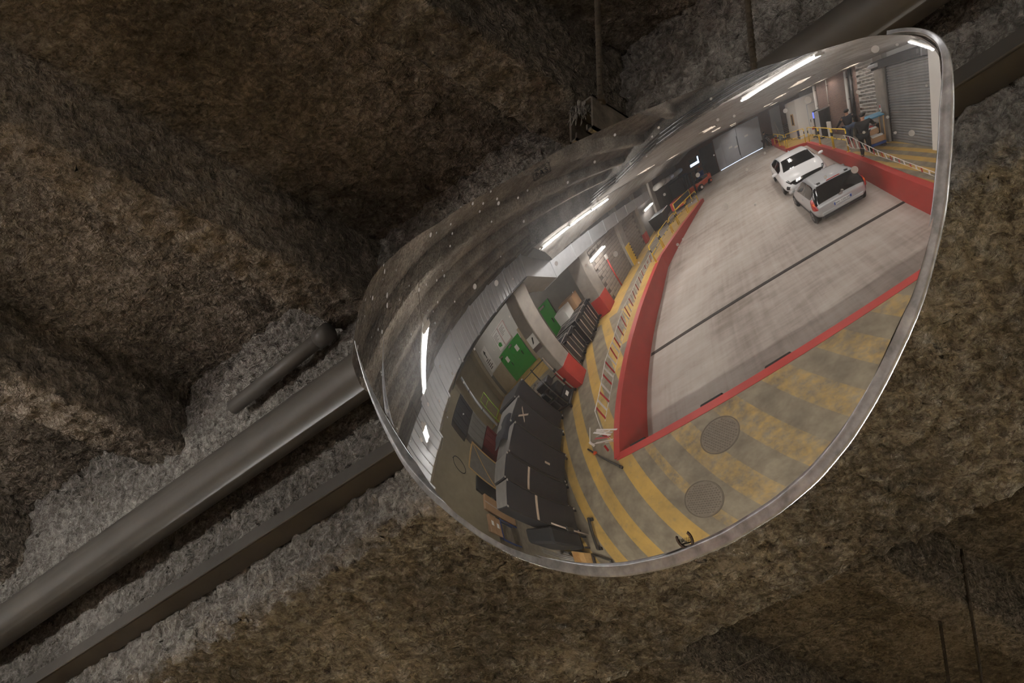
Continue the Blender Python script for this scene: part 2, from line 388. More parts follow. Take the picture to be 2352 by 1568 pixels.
TOP = [(-.70, .010), (-.655, .013), (-.56, -.012), (-.44, -.065), (-.267, -.126), (-.141, -.155), (-.036, -.174), (.057, -.183), (.139, -.193), (.215, -.199), (.284, -.204), (.348, -.208), (.409, -.212), (.466, -.214), (.52, -.213), (.559, -.224), (.581, -.233)]
bd = np.array(RIM+TOP+[RIM[0]]); L = np.r_[0, np.cumsum(np.hypot(*np.diff(bd, axis=0).T))]
NB = 420; tt = np.linspace(0, L[-1], NB, endpoint=False); bx = np.interp(tt, L, bd[:, 0]); bz = np.interp(tt, L, bd[:, 1])
for _ in range(4): bx = (np.roll(bx, 1)+2*bx+np.roll(bx, -1))/4; bz = (np.roll(bz, 1)+2*bz+np.roll(bz, -1))/4
c0 = (-0.02, -0.38); NS = 90
def dome_mesh(name, off, s0=1.0):
    vs = []; nr = []
    for k in range(NS+1):
        s = s0*k/NS; X = c0[0]+s*(bx-c0[0]); Z = c0[1]+s*(bz-c0[1]); Y = dome_y(X, Z); P = np.c_[X, Y, Z]; G = P@EQ; e = np.maximum(-.42-X, 0); P[:, 0] -= .55*e*e; G[:, 0] /= 1+1.1*e; G /= np.linalg.norm(G, axis=1)[:, None]
        vs.append(P+G*off); nr.append(G)
    V = np.concatenate(vs); G = np.concatenate(nr); fs = []
    for k in range(NS):
        for i in range(NB):
            j = (i+1) % NB; fs.append((k*NB+i, k*NB+j, (k+1)*NB+j, (k+1)*NB+i) if k else (i, NB+j, NB+i))
    me = bpy.data.meshes.new(name); me.from_pydata(V.tolist(), [], fs); me.polygons.foreach_set('use_smooth', [True]*len(me.polygons)); me.update()
    return me, G
N = NT('mirror'); N.b.inputs['Metallic'].default_value = 1.0; N.b.inputs['Roughness'].default_value = 0.012
pv = N.obj()
vor = N.n('ShaderNodeTexVoronoi', feature='F1'); vor.inputs['Scale'].default_value = 32; N.l(pv, vor.inputs['Vector'])
sel = N.math('GREATER_THAN', N.n('ShaderNodeSeparateColor', i_0=vor.outputs['Color']).outputs[0], 0.22)
rad = N.math('MULTIPLY', N.n('ShaderNodeSeparateColor', i_0=vor.outputs['Color']).outputs[1], 0.19)
spot = N.math('MULTIPLY', N.math('LESS_THAN', vor.outputs['Distance'], rad), sel)
vor2 = N.n('ShaderNodeTexVoronoi', feature='F1'); vor2.inputs['Scale'].default_value = 90; N.l(pv, vor2.inputs['Vector'])
sel2 = N.math('GREATER_THAN', N.n('ShaderNodeSeparateColor', i_0=vor2.outputs['Color']).outputs[0], 0.93)
spot2 = N.math('MULTIPLY', N.math('LESS_THAN', vor2.outputs['Distance'], 0.2), sel2)
sz = N.n('ShaderNodeSeparateXYZ', i_0=pv).outputs[2]
zone = N.math('GREATER_THAN', N.math('ADD', sz, N.math('MULTIPLY', N.noise(pv, 6, 2), 0.25)), -0.27)
sp = N.math('MULTIPLY', N.math('MAXIMUM', spot, spot2), N.math('ADD', N.math('MULTIPLY', zone, 0.62), 0.04))
film = N.math('ADD', N.math('MULTIPLY', N.noise(pv, 3, 4), 0.05), 0.015)
dirt = N.math('MINIMUM', N.math('ADD', sp, film), 1.0)
N.b.inputs['Base Color'].default_value = (0.80, 0.79, 0.78, 1)
df = N.n('ShaderNodeBsdfDiffuse'); df.inputs[0].default_value = (0.75, 0.74, 0.72, 1); mx = N.n('ShaderNodeMixShader'); out = N.t.nodes['Material Output']
hz = N.n('ShaderNodeBsdfAnisotropic'); hz.inputs['Color'].default_value = (.8, .8, .8, 1); hz.inputs['Roughness'].default_value = .3; mz = N.n('ShaderNodeMixShader'); mz.inputs[0].default_value = .05; N.l(N.b.outputs[0], mz.inputs[1]); N.l(hz.outputs[0], mz.inputs[2]); N.l(dirt, mx.inputs[0]); N.l(mz.outputs[0], mx.inputs[1]); N.l(df.outputs[0], mx.inputs[2]); N.l(mx.outputs[0], out.inputs[0])
MATS['mirror'] = N.m
N = NT('flange'); N.b.inputs['Base Color'].default_value = srgb(196, 198, 200); N.b.inputs['Roughness'].default_value = 0.24; N.b.inputs['Metallic'].default_value = 0.4
fl_ = N.noise(N.obj(), 40, 5); N.l(N.ramp(fl_, [(0.3, srgb(150, 152, 154)), (0.62, srgb(200, 202, 205)), (0.78, srgb(225, 224, 220))]), N.b.inputs['Base Color']); MATS['flange'] = N.m
mir = thing('convex_mirror', 'large silvery convex half dome mirror hung under the flocked beam', 'mirror', MC)
me, G = dome_mesh('dome', 0.0); me.normals_split_custom_set_from_vertices(G.tolist()); obj('dome', None, 'mirror', mir, fix=False, me=me)
me, G = dome_mesh('backing', -0.006, 0.995); obj('backing', None, 'mirror_back', mir, fix=False, me=me)
RO = [(-0.595, -0.636, -0.136), (-0.6, -0.619, -0.172), (-0.601, -0.598, -0.218), (-0.597, -0.575, -0.266), (-0.588, -0.554, -0.311), (-0.576, -0.532, -0.358), (-0.546, -0.504, -0.416), (-0.504, -0.478, -0.47), (-0.46, -0.455, -0.519), (-0.404, -0.432, -0.567), (-0.346, -0.413, -0.605), (-0.296, -0.4, -0.631), (-0.256, -0.391, -0.649), (-0.204, -0.382, -0.666), (-0.111, -0.373, -0.684), (-0.01, -0.369, -0.689), (0.093, -0.371, -0.682), (0.172, -0.377, -0.667), (0.243, -0.388, -0.642), (0.293, -0.399, -0.617), (0.339, -0.411, -0.59), (0.396, -0.428, -0.552), (0.434, -0.441, -0.522), (0.472, -0.459, -0.484), (0.51, -0.478, -0.443), (0.557, -0.51, -0.373), (0.588, -0.535, -0.317), (0.606, -0.554, -0.277), (0.606, -0.563, -0.257), (0.599, -0.57, -0.242), (0.58, -0.578, -0.226), (0.562, -0.584, -0.215), (0.536, -0.588, -0.206)]
ro = np.array(RO); Lr = np.r_[0, np.cumsum(np.linalg.norm(np.diff(ro, axis=0), axis=1))]; t2 = np.linspace(0, Lr[-1], 260)
ro = np.stack([np.interp(t2, Lr, ro[:, k]) for k in range(3)], 1)
for _ in range(10): ro[1:-1] = (ro[:-2]+2*ro[1:-1]+ro[2:])/4
nn = arr(-0.012, 0.905, 0.425); nn /= np.linalg.norm(nn); tg = np.gradient(ro, axis=0); tg /= np.linalg.norm(tg, axis=1)[:, None]
tp_w = np.clip(np.linspace(0, 1, len(ro))/.24, .04, 1)[:, None]*np.clip((1-np.linspace(0, 1, len(ro)))/.1, .3, 1)[:, None]; inw = np.cross(tg, nn); ctr = arr(-0.02, -0.5, -0.4); inw *= np.sign(((ctr-ro)*inw).sum(1))[:, None]; inw *= tp_w
fo = nn[None, :]*tp_w
rows = [ro+inw*p+fo*q for p, q in ((.030, .022), (.0225, .010), (.0205, .002), (.019, -.0022), (.0165, -.003), (.014, -.0008), (.004, -.0003), (.001, .0005), (0, .002), (0, .006), (.004, .008), (.030, .026))]
obj('flange', MB().grid(np.stack(rows, 1)), 'flange', mir, True)
def on_dome(x, z, off=0.0012):
    y = float(dome_y(x, z)); g = EQ@arr(x, y, z); g /= np.linalg.norm(g); p = arr(x, y, z)+g*off; return p
def label_part(name, mb, ox, oz, ux, uz, vx, vz, material, off=0.0012):
    return obj(name, xf(mb, lambda u, v, q: on_dome(ox+u*ux+v*vx, oz+u*uz+v*vz, off)), material, mir)
def ring_mb(r0, r1, a0, a1, n=24):
    mb = MB()
    for k in range(n):
        ta, tb = a0+(a1-a0)*k/n, a0+(a1-a0)*(k+1)/n
        mb.add([(r0*math.cos(ta), r0*math.sin(ta), 0), (r1*math.cos(ta), r1*math.sin(ta), 0), (r1*math.cos(tb), r1*math.sin(tb), 0), (r0*math.cos(tb), r0*math.sin(tb), 0)], [(0, 1, 2, 3)])
    return mb
# printed maker's label near the top edge
fr = MB(); W_, H_, t_ = .0195, .0085, .0009
for a in ((-W_, W_, -H_, -H_+t_), (-W_, -W_+t_, -H_, H_*.55), (W_-t_, W_, -H_, H_), (-W_, -W_*.72, H_*.55-t_, H_*.55), (W_*.78, W_, H_-t_, H_)):
    n = 12
    for k in range(n):
        xa, xb = a[0]+(a[1]-a[0])*k/n, a[0]+(a[1]-a[0])*(k+1)/n; fr.add([(xa, a[2], 0), (xb, a[2], 0), (xb, a[3], 0), (xa, a[3], 0)], [(0, 1, 2, 3)])
LB = dict(ox=.001, oz=-.1945, ux=.92, uz=-.055, vx=.018, vz=.92)
label_part('label_frame', fr, material='black_print', **LB)
label_part('label_text', xf(text_mb('P.A.S', .0135), lambda u, v, q: (u, v-.0022, q)), material='black_print', **LB)
label_part('label_text', xf(text_mb('MIROIRS', .0072), lambda u, v, q: (u*.95-.0005, v+.0072, q)), material='black_print', **LB)
VB = dict(ox=-.071, oz=-.660, ux=.98, uz=-.12, vx=.35, vz=.62)
label_part('emblem_ring', ring_mb(.0105, .0140, math.radians(150), math.radians(400)), material='grey_print', **VB)
label_part('emblem_text', xf(text_mb('VIALUX', .0082), lambda u, v, q: (u*1.0, v-.0015, q)), material='black_print', **VB)
label_part('emblem_line', MB().add([(-.012, -.0062, 0), (.013, -.0062, 0), (.013, -.0052, 0), (-.012, -.0052, 0)], [(0, 1, 2, 3)]), material='black_print', **VB)
# ================================================================== floor, dock, ramp
N = NT('platform'); p = N.pos(); xyz = N.n('ShaderNodeSeparateXYZ', i_0=p); X, Y = xyz.outputs[0], xyz.outputs[1]
def stripes(nx, ny, period, start, width):
    s = N.math('ADD', N.math('MULTIPLY', X, nx), N.math('MULTIPLY', Y, ny)); s = N.math('SUBTRACT', s, start)
    s = N.math('MULTIPLY', N.math('FRACT', N.math('ADD', N.math('DIVIDE', s, period), 50.0)), period)
    return N.math('LESS_THAN', s, width)
wob = N.noise(p, 3, 3); near_s = stripes(.899, -.438, .79, -.13, .40); left_s = stripes(.899, -.438, .93, -3.12, .38); right_s = stripes(.9925, -.122, .52, 4.92, .25)
sv = N.math('ADD', N.math('MULTIPLY', X, .899), N.math('MULTIPLY', Y, -.438)); isl = N.math('MULTIPLY', N.math('LESS_THAN', X, 0.0), N.math('MAXIMUM', N.math('LESS_THAN', Y, -3.13), N.math('LESS_THAN', sv, -1.5))); isr = N.math('GREATER_THAN', X, 3.3)
st = N.math('ADD', N.math('MULTIPLY', near_s, N.math('SUBTRACT', 1.0, N.math('ADD', isl, isr))), N.math('ADD', N.math('MULTIPLY', left_s, isl), N.math('MULTIPLY', right_s, isr)))
# limits of the hatched zones
lim_l = N.math('MULTIPLY', N.math('GREATER_THAN', X, -7.2), N.math('GREATER_THAN', Y, -9.6))
lim_r = N.math('GREATER_THAN', Y, -11.9)
st = N.math('MULTIPLY', st, N.math('ADD', N.math('MULTIPLY', isl, lim_l), N.math('ADD', N.math('MULTIPLY', isr, lim_r), N.math('SUBTRACT', 1.0, N.math('ADD', isl, isr)))))
farl = N.math('MULTIPLY', N.math('LESS_THAN', Y, -9.6), N.math('MULTIPLY', isl, N.math('ADD', N.math('LESS_THAN', X, -5.25), N.math('GREATER_THAN', X, -4.45))))
farr = N.math('MULTIPLY', N.math('LESS_THAN', Y, -20.4), isr); farr2 = N.math('MULTIPLY', N.math('LESS_THAN', Y, -20.4), N.math('GREATER_THAN', X, 2.6))
edge = N.math('MULTIPLY', N.math('MULTIPLY', isl, N.math('LESS_THAN', Y, -7.0)), N.math('GREATER_THAN', X, -4.42))
st = N.math('MINIMUM', N.math('ADD', st, N.math('ADD', farl, N.math('ADD', farr2, edge))), 1.0)
isn = N.math('SUBTRACT', 1.0, N.math('ADD', isl, isr))
thr = N.math('ADD', 0.30, N.math('MULTIPLY', isn, 0.17))
wear = N.math('MULTIPLY', N.noise(p, 5.5, 6, 0.72), 1.0)
keep = N.n('ShaderNodeMapRange', i_0=wear); N.l(N.math('SUBTRACT', thr, 0.10), keep.inputs[1]); N.l(N.math('ADD', thr, 0.16), keep.inputs[2]); keep.inputs[4].default_value = 0.74
conc = N.ramp(N.noise(p, 2.2, 7, 0.68), [(0.28, srgb(88, 80, 68)), (0.5, srgb(118, 107, 90)), (0.72, srgb(142, 130, 110))])
yel = N.ramp(N.noise(p, 1.1, 5, 0.7), [(0.3, srgb(158, 126, 62)), (0.7, srgb(206, 160, 58))])
fine = N.noise(p, 45, 4, 0.7); N.l(N.mix(N.math('MULTIPLY', N.math('MULTIPLY', st, N.math('SUBTRACT', 1.0, N.math('MULTIPLY', isn, 0.3))), keep.outputs[0]), conc, yel), N.b.inputs['Base Color'])
N.b.inputs['Roughness'].default_value = 0.72; N.bump(fine, 0.15, 0.004); MATS['platform'] = N.m
N = NT('ramp_concrete'); p = N.pos(); sc = N.n('ShaderNodeMapping', i_0=p); sc.inputs['Scale'].default_value = (0.5, 2.4, 1)
a = N.noise(sc.outputs[0], 1.6, 8, 0.7, 0.4); sc2 = N.n('ShaderNodeMapping', i_0=p); sc2.inputs['Scale'].default_value = (6, 0.35, 1); b = N.noise(sc2.outputs[0], 1.3, 6, 0.65)
big = N.noise(p, 0.35, 4, 0.55)
v = N.math('ADD', N.math('MULTIPLY', a, 0.34), N.math('ADD', N.math('MULTIPLY', b, 0.2), N.math('MULTIPLY', big, 0.52)))
N.l(N.ramp(v, [(0.38, srgb(130, 117, 107)), (0.52, srgb(166, 155, 146)), (0.68, srgb(186, 177, 168))]), N.b.inputs['Base Color']); N.b.inputs['Roughness'].default_value = 0.75
N.bump(N.noise(p, 60, 4), 0.12, 0.003); MATS['ramp_concrete'] = N.m
N = NT('brick_tex'); p = N.pos(); mp = N.n('ShaderNodeMapping', i_0=p); mp.inputs['Rotation'].default_value = (math.pi/2, 0, math.pi/2)
sx = N.n('ShaderNodeSeparateXYZ', i_0=p); cmb = N.n('ShaderNodeCombineXYZ', i_0=sx.outputs[1], i_1=sx.outputs[2])
br = N.n('ShaderNodeTexBrick', i_0=cmb.outputs[0]); br.inputs['Color1'].default_value = srgb(128, 98, 86); br.inputs['Color2'].default_value = srgb(108, 84, 76); br.inputs['Mortar'].default_value = srgb(140, 128, 120)
br.inputs['Scale'].default_value = 1.0; br.inputs['Brick Width'].default_value = 0.24; br.inputs['Row Height'].default_value = 0.075; br.inputs['Mortar Size'].default_value = 0.008
N.l(br.outputs[0], N.b.inputs['Base Color']); N.b.inputs['Roughness'].default_value = 0.9; MATS['brick_tex'] = N.m

LW = [(-3.93, -3.12), (-3.93, -12.7), (-2.62, -20.3)]                      # left dock wall line
RW = [(3.66, -3.12), (3.72, -7.0), (3.98, -11.7), (4.2, -20.3), (3.1, -21.7), (3.1, -28.4)]
def z_ramp(y): return float(np.interp(-y, [3, 10.3, 20.3, 40], [-.93, -.93, -.25, -.25]))
fl = MB()
fl.prism([(-20, -3.12), (5.6, -3.12), (5.6, 5.4), (-20, 5.4)], -0.3, 0.0)
fl.prism([(-20, -3.12), (-20, -33), (-6.0, -33), (-6.0, -20.3)]+LW[::-1], -0.3, 0.0)
fl.prism([(5.6, -3.12)]+RW+[(6.6, -28.4), (6.6, -21.5), (5.6, -21.5)], -0.3, 0.0)
floor = struct('floor', fl, 'platform', label='loading platform floor with worn yellow and grey hatching')
rp = MB(); ys = [-3.1, -7, -10.3, -12, -14, -17, -20.3, -25, -33.5]
rp.grid(np.array([[(x, y, z_ramp(y)) for x in (-6.2, -2, 2, 6.6)] for y in ys]), True)
road = struct('road', rp, 'ramp_concrete', label='pale concrete truck bay floor sloping up to the grey gate')
def wall_strip(line, wd, z0, z1, side, sh=0.0):
    mb = MB()
    for (a, b) in zip(line[:-1], line[1:]):
        a = Vector(a); b = Vector(b); n = Vector((-(b-a).y, (b-a).x)).normalized()*wd*side; e = (b-a).normalized()*0.02
        o = n.normalized()*sh; mb.prism([a-e+o, b+e+o, b+e+n+o, a-e+n+o], z0, z1)
    return mb
struct('wall_left', wall_strip(LW, 0.19, -1.1, 0.018, 1, -.09), 'red_paint', label='red painted dock wall on the railing side with the barrier tape')
struct('wall_right', wall_strip(RW, 0.2, -1.1, 0.018, 1, -.04), 'red_paint', label='red painted dock wall beside the two cars')
struct('wall_dock', MB().box(-3.95, 3.68, -3.12, -2.9, -1.1, -0.005), 'concrete_dark', label='concrete dock face at the near end of the truck bay')
struct('trim_1', MB().box(-3.95, 3.4, -3.21, -3.04, -0.02, 0.012), 'red_paint', label='red painted edge line of the loading dock')
for k, x in enumerate((-3.35, -1.62, -0.42)):
    tag(obj('dock_bumper', MB().cbox(x-.22, x+.22, -3.30, -3.2, -0.35, -0.02, .02), 'rubber'), 'black rubber bumper under the red dock edge, %s' % ('by the red corner', 'middle one of three', 'third from the red corner')[k], 'bumper', 'dock bumpers')
# trench drain across the bay
dr = thing('trench_drain', 'dark grated drain running straight across the concrete bay', 'drain', (0, -6.92, -.93))
obj('channel', MB().box(-3.8, 3.7, -.075, .075, -.02, .004), 'black_plastic', dr)
me = MB().box(-.25, .25, -.06, .06, .004, .012).mesh('grate'); pieces('grate', me, [(-3.5+.51*k, 0, 0) for k in range(15)], dr, 'grate')
# manholes
def manhole(x, y, rot, label):
    t = thing('manhole_cover', label, 'manhole cover', (x, y, 0), rot, 'round manhole covers')
    obj('frame', MB().lathe([(.345, -.02), (.345, .006), (.325, .006), (.325, -.02)], n=40), 'iron_dark', t); obj('plate', MB().lathe([(.318, -.02), (.318, .004)], n=40), 'iron', t)
    st = MB()
    for i in range(-6, 7):
        for j in range(-6, 7):
            u, v = i*.046+(j % 2)*.023, j*.042
            if math.hypot(u, v) < .29: st.box(u-.012, u+.012, v-.009, v+.009, .004, .009)
    o = obj('studs', st, 'iron_dark', t); o['kind'] = 'stuff'
manhole(-2.24, -1.50, .3, 'round iron manhole cover with clear studs, farther from the red dock edge')
manhole(-1.62, -2.47, .9, 'round worn manhole cover close to the red dock edge')
# ================================================================== walls
wl = struct('wall_left_bay', MB().box(-6.3, -5.95, -33, -10.9, -.3, 5), 'concrete_dark', label='grey wall of the bay behind the left walkway')
# concrete blocks on the near stretch of that wall
me = MB().cbox(-.03, .0, -.236, .236, -.087, .087, .008).mesh('block')
def block_run(parent, x, y0, y1, z0, z1, material, sgn=1):
    m2 = me.copy(); sp = []; r = 0; z = z0+.1
    while z < z1:
        y = y0+.25+(.25 if r % 2 else 0)
        while y < y1-.2: sp.append((x, y, z, 0 if sgn > 0 else math.pi)); y += .5
        z += .2; r += 1
    pieces('block', m2, sp, parent, material)
block_run(wl, -5.92, -17.4, -10.95, 0.0, 2.9, 'block_grey')
def column(x0, x1, y0, y1, zt, zr, label, name='column'):
    t = tag(obj(name, MB().cbox(x0, x1, y0, y1, 0, zt, .02), 'concrete'), label, kind='structure')
    if zr: obj('painted_base', MB().cbox(x0-.006, x1+.006, y0-.006, y1+.006, 0.001, zr, .02), 'red_paint', t)
    return t
column(-6.42, -5.90, -7.02, -6.40, 4.9, 1.0, 'concrete column with a red base beside the stage equipment')
column(-6.45, -5.82, -10.95, -10.25, 4.9, .92, 'concrete column with a red base at the end of the wheeled cases')
column(-6.1, -5.78, -15.0, -14.35, 4.2, 0, 'grey wall pier carrying the yellow striped guard')
column(-6.1, -5.80, -18.1, -17.5, 4.2, .75, 'slim wall pier with a red base past the yellow guard')
column(-6.1, -5.80, -22.6, -21.6, 4.2, .8, 'wide wall pier with a red base near the forklift')
g = thing('corner_guard', 'yellow corner guard with black notches on the wall pier', 'guard', (-5.78, -14.35, 0)); obj('plate', MB().cbox(0, .03, -.62, .05, 0, 1.3, .01), 'yellow_paint', g)
for k in range(6): obj('notch', MB().box(.031, .036, -.62, -.5, .1+k*.2, .19+k*.2), 'black_plastic', g)
g = thing('red_standpipe', 'thin red vertical pipe on the block wall below the wall light', 'pipe', (-5.86, -12.3, 0)); obj('run', MB().tube((0, 0, .05), (0, 0, 1.75), .03, 10), 'red_paint', g, True); obj('valve', MB().cbox(-.04, .06, -.06, .06, 1.72, 1.98, .01), 'white_panel', g)
# right wall
wr = struct('wall_right_bay', MB().box(5.5, 5.8, -21.5, 5.3, -.3, 5.1), 'white_wall', label='right wall of the bay with roller shutter and block infill')
struct('wall_right_far', MB().box(6.6, 6.9, -33, -21.4, -.3, 5.1).box(5.5, 6.9, -21.6, -21.4, -.3, 5.1), 'concrete', label='far right wall behind the white cabin')
block_run(wr, 5.5, -14.0, -11.6, 0, 4.5, 'block', -1)
struct('trim_2', MB().box(5.44, 5.5, -21.4, -14.0, 0, 4.5), 'brick_tex', wr); wr.children[-1].name = 'brickwork'
column(5.28, 5.5, -11.62, -10.85, 4.45, 0, 'pale concrete pier between block wall and roller shutter')
# roller shutter
rs = thing('roller_shutter', 'large ribbed grey roller shutter closed beside the striped floor', 'shutter', (5.42, -9.35, 0))
prof = [(.0, -.065), (-.022, -.045), (-.03, -.005), (-.022, .035), (.0, .06)]
sl = MB()
for a, b in zip(prof[:-1], prof[1:]): sl.add([(a[0], -1.42, a[1]), (a[0], 1.42, a[1]), (b[0], 1.42, b[1]), (b[0], -1.42, b[1])], [(0, 1, 2, 3)])
sm = sl.mesh('slat'); pieces('slat', sm, [(0, 0, .19+.128*k) for k in range(28)], rs, 'shutter')
obj('bottom_rail', MB().cbox(-.03, .02, -1.42, 1.42, 0, .12, .01), 'shutter', rs)
for s_ in (-1.46, 1.46): obj('guide', MB().cbox(-.05, .06, s_-.05, s_+.05, 0, 3.75, .01), 'steel_dark', rs)
obj('drum_box', MB().cbox(-.38, .06, -1.95, 1.5, 3.72, 4.15, .03), 'steel_dark', rs)
obj('motor', MB().lathe([(.1, -.3), (.1, .3)], (-.42, -1.6, 3.95), 16, 'y'), 'galvanised', rs); obj('bracket', MB().cbox(-.46, -.38, .6, 1.4, 3.85, 4.05, .02), 'steel_dark', rs)
struct('wall_return', MB().box(5.25, 5.5, -7.85, 5.3, 0, 5.0), 'white_panel', label='white wall return beside the roller shutter')
# end wall and gate
we = struct('wall_end', MB().box(-6.3, -2.0, -33.1, -32.8, -.3, 5.1).box(2.55, 6.9, -33.1, -32.8, -.3, 5.1).box(-2.0, 2.55, -33.1, -32.8, 4.15, 5.1), 'brickwork', label='end wall of the bay around the grey gate')
gt = tag(bpy.data.objects.new('door_1', None), 'tall grey double gate with daylight under it', kind='structure'); COL.objects.link(gt); gt.location = (0, -32.75, -.25)
def leaf(x0, x1, cols, name='leaf'):
    l = obj(name, MB().cbox(x0, x1, -.06, 0, .05, 4.35, .01), 'gate_grey', gt)
    xs_ = [x0+(x1-x0)*f for f in cols]
    for a, b in zip(xs_[:-1], xs_[1:]):
        for z0, z1 in ((.1, 2.9), (2.93, 4.3)): obj('panel', MB().cbox(a+.015, b-.015, 0, .015, z0, z1, .008), 'gate_grey', l)
    return l
leaf(-1.98, .28, (0, .32, 1)); leaf(.30, 2.53, (0, .68, 1))
obj('sill_gap', MB().box(-1.85, 2.4, -.05, -.01, -.02, .05), 'daylight_gap', gt)
for (x, z) in ((-.48, 2.2), (.05, 1.9), (1.15, 2.6)): obj('notice', MB().box(x-.17, x+.17, .016, .02, z-.12, z+.12), 'paper', gt)
obj('lock_bar', MB().cbox(.2, .26, .015, .05, .6, 3.2, .01), 'gate_dark', gt)
dd = tag(bpy.data.objects.new('door_2', None), 'dark steel side door left of the grey gate', kind='structure'); COL.objects.link(dd); dd.location = (-2.75, -32.75, -.25)
obj('leaf', MB().cbox(-.7, .7, 0, .06, 0, 4.1, .01), 'gate_dark', dd); obj('rail', MB().cbox(-.7, .7, .06, .08, 1.2, 1.3, .01), 'gate_dark', dd); obj('handle', MB().tube((.5, .08, 1.0), (.5, .08, 1.3), .02), 'steel_dark', dd)
wd = tag(bpy.data.objects.new('window_1', None), 'small high window letting in bluish daylight', kind='structure'); COL.objects.link(wd); wd.location = (-4.1, -32.76, 2.5)
obj('pane', MB().box(-.45, .45, -.02, .0, -.22, .12), 'daylight_gap', wd); obj('pane', MB().box(.35, .45, -.02, 0, .12, .7), 'daylight_gap', wd); obj('frame', MB().box(-.5, .5, -.05, -.02, -.28, .8), 'steel_dark', wd)
# hall beyond the columns
wh = struct('wall_hall', MB().box(-20, -6.3, -12.6, -12.3, -.2, 5.3), 'wall_shade', label='wall of the side hall with the green doors')
obj('lit_field', MB().box(-18.7, -12.7, -12.31, -12.28, 1.9, 5.0), 'white_wall', wh); obj('beige_field', MB().box(-18.3, -16.25, -12.3, -12.27, 0, 1.95).box(-13.05, -12.45, -12.3, -12.27, 0, 2.5), 'beige_wall', wh)  # lit stretch of the hall wall put in as a whiter field
obj('beige_pier', MB().cbox(-19.6, -18.8, -12.4, -12.0, 0, 5.2, .02), 'beige_wall', wh)
struct('wall_hall_side', MB().box(-17.3, -17.0, -8.0, 5.3, -.2, 5.3).box(-20.3, -20, -12.6, -8, -.2, 5.3).box(-20.2, -17.0, -8.1, -7.9, 0, 5.3), 'beige_wall', label='beige side wall of the hall behind the black cases')
struct('wall_back', MB().box(-20.2, 5.8, 5.25, 5.5, -.2, 5.4), 'wall_shade', label='wall closing the platform behind the beam')
struct('wall_back_hall', MB().box(-20.2, -5.7, 2.3, 2.5, -.2, 5.4), 'beige_wall', label='beige wall at the near end of the side hall')
def green_door(n, x0, x1, z1, two, label):
    t = tag(bpy.data.objects.new(n, None), label, kind='structure'); COL.objects.link(t); t.location = (x0, -12.3, 0); W = x1-x0
    xs_ = (0, W/2, W) if two else (0, W)
    for a, b in zip(xs_[:-1], xs_[1:]):
        l = obj('leaf', MB().cbox(a+.01, b-.01, .02, .08, .02, z1, .01), 'green_door', t)
        obj('closer', MB().cbox(a+.1, a+.5, .08, .15, z1-.22, z1-.1, .01), 'aluminium', l)
        obj('handle', MB().tube(((a+b)/2+.3*(W/4), .12, 1.0), ((a+b)/2+.3*(W/4), .12, 1.3), .025), 'steel_dark', l)
        if two: obj('notice', MB().box((a+b)/2-.18, (a+b)/2+.18, .081, .09, 1.45, 1.85), 'paper', l)
green_door('door_3', -16.2, -13.1, 2.3, True, 'bright green double door under the large white notice')
green_door('door_4', -10.6, -9.7, 2.35, False, 'narrow green door seen between column and wheeled cases')
sg = thing('rules_board', 'large white framed notice board above the green double door', 'notice board', (-14.72, -12.235, 3.1)); obj('board', MB().cbox(-1.0, 1.0, -.03, .0, -.72, .75, .01), 'paper', sg)
for (a, b, m) in ((-.95, -.02, 'grey_print'), (.02, .95, 'tape_red')):
    q = MB(); [q.box(*r, .001, .004, *s) for r, s in (((a, b), (.66, .68)), ((a, b), (-.66, -.64)), ((a, a+.03), (-.66, .68)), ((b-.03, b), (-.66, .68)))]; obj('border', q, m, sg)
[obj('text_line', MB().box(a+.12, a+.12+l, .001, .004, .45-k*.1, .48-k*.1), 'grey_print', sg) for a in (-.95, .02) for k, l in enumerate((.6, .5, .62, .4, .55, .3))]; obj('green_map', MB().prism([(-.7, -.4), (-.35, -.5), (-.3, -.25), (-.55, -.1), (-.75, -.2)], .001, .004, 'y'), 'green_door', sg)
sg = thing('arrow_sign', 'tall white sign with a black arrow and lines left of the green door', 'sign', (-17.65, -12.245, 3.0)); obj('board', MB().box(-.5, .5, -.02, 0, -.95, .9), 'paper', sg)
obj('arrow', MB().prism([(-.06, .1), (.06, .1), (.06, .5), (.2, .45), (0, .78), (-.2, .45), (-.06, .5)], .001, .004, 'y'), 'black_print', sg); [obj('text_line', MB().box(-.35, .1+.2*(k % 2), .001, .004, -.05-k*.17, .03-k*.17), 'grey_print', sg) for k in range(5)]
tag(obj('grey_board', MB().cbox(-12.55, -11.6, -12.265, -12.22, 1.2, 3.05, .01), 'white_wall'), 'blank pale board on the hall wall between the green doors', 'board')
sg = thing('exit_sign', 'dark green exit sign projecting from the hall wall beside the column', 'sign', (-6.7, -7.25, 1.3)); obj('plate', MB().cbox(-.22, .1, 0, .03, -.1, .55, .01), 'green_sign', sg); obj('pictogram', MB().box(-.16, -.02, .031, .035, .1, .22).box(-.16, .0, .031, .035, .28, .32).box(-.12, .04, .031, .035, -.04, .04), 'paper', sg)
sg = thing('column_notice', 'white and grey notice fixed on the column above its red base', 'notice', (-6.16, -6.39, 2.3)); obj('sheet', MB().box(-.2, .2, 0, .012, -.15, .25), 'paper', sg); obj('pictogram', MB().prism([(-.08, -.05), (.0, -.02), (.1, .15), (.04, .17)], .012, .015, 'y'), 'black_print', sg); obj('caption', MB().box(-.2, .2, 0, .012, -.32, -.16), 'grey_print', sg)
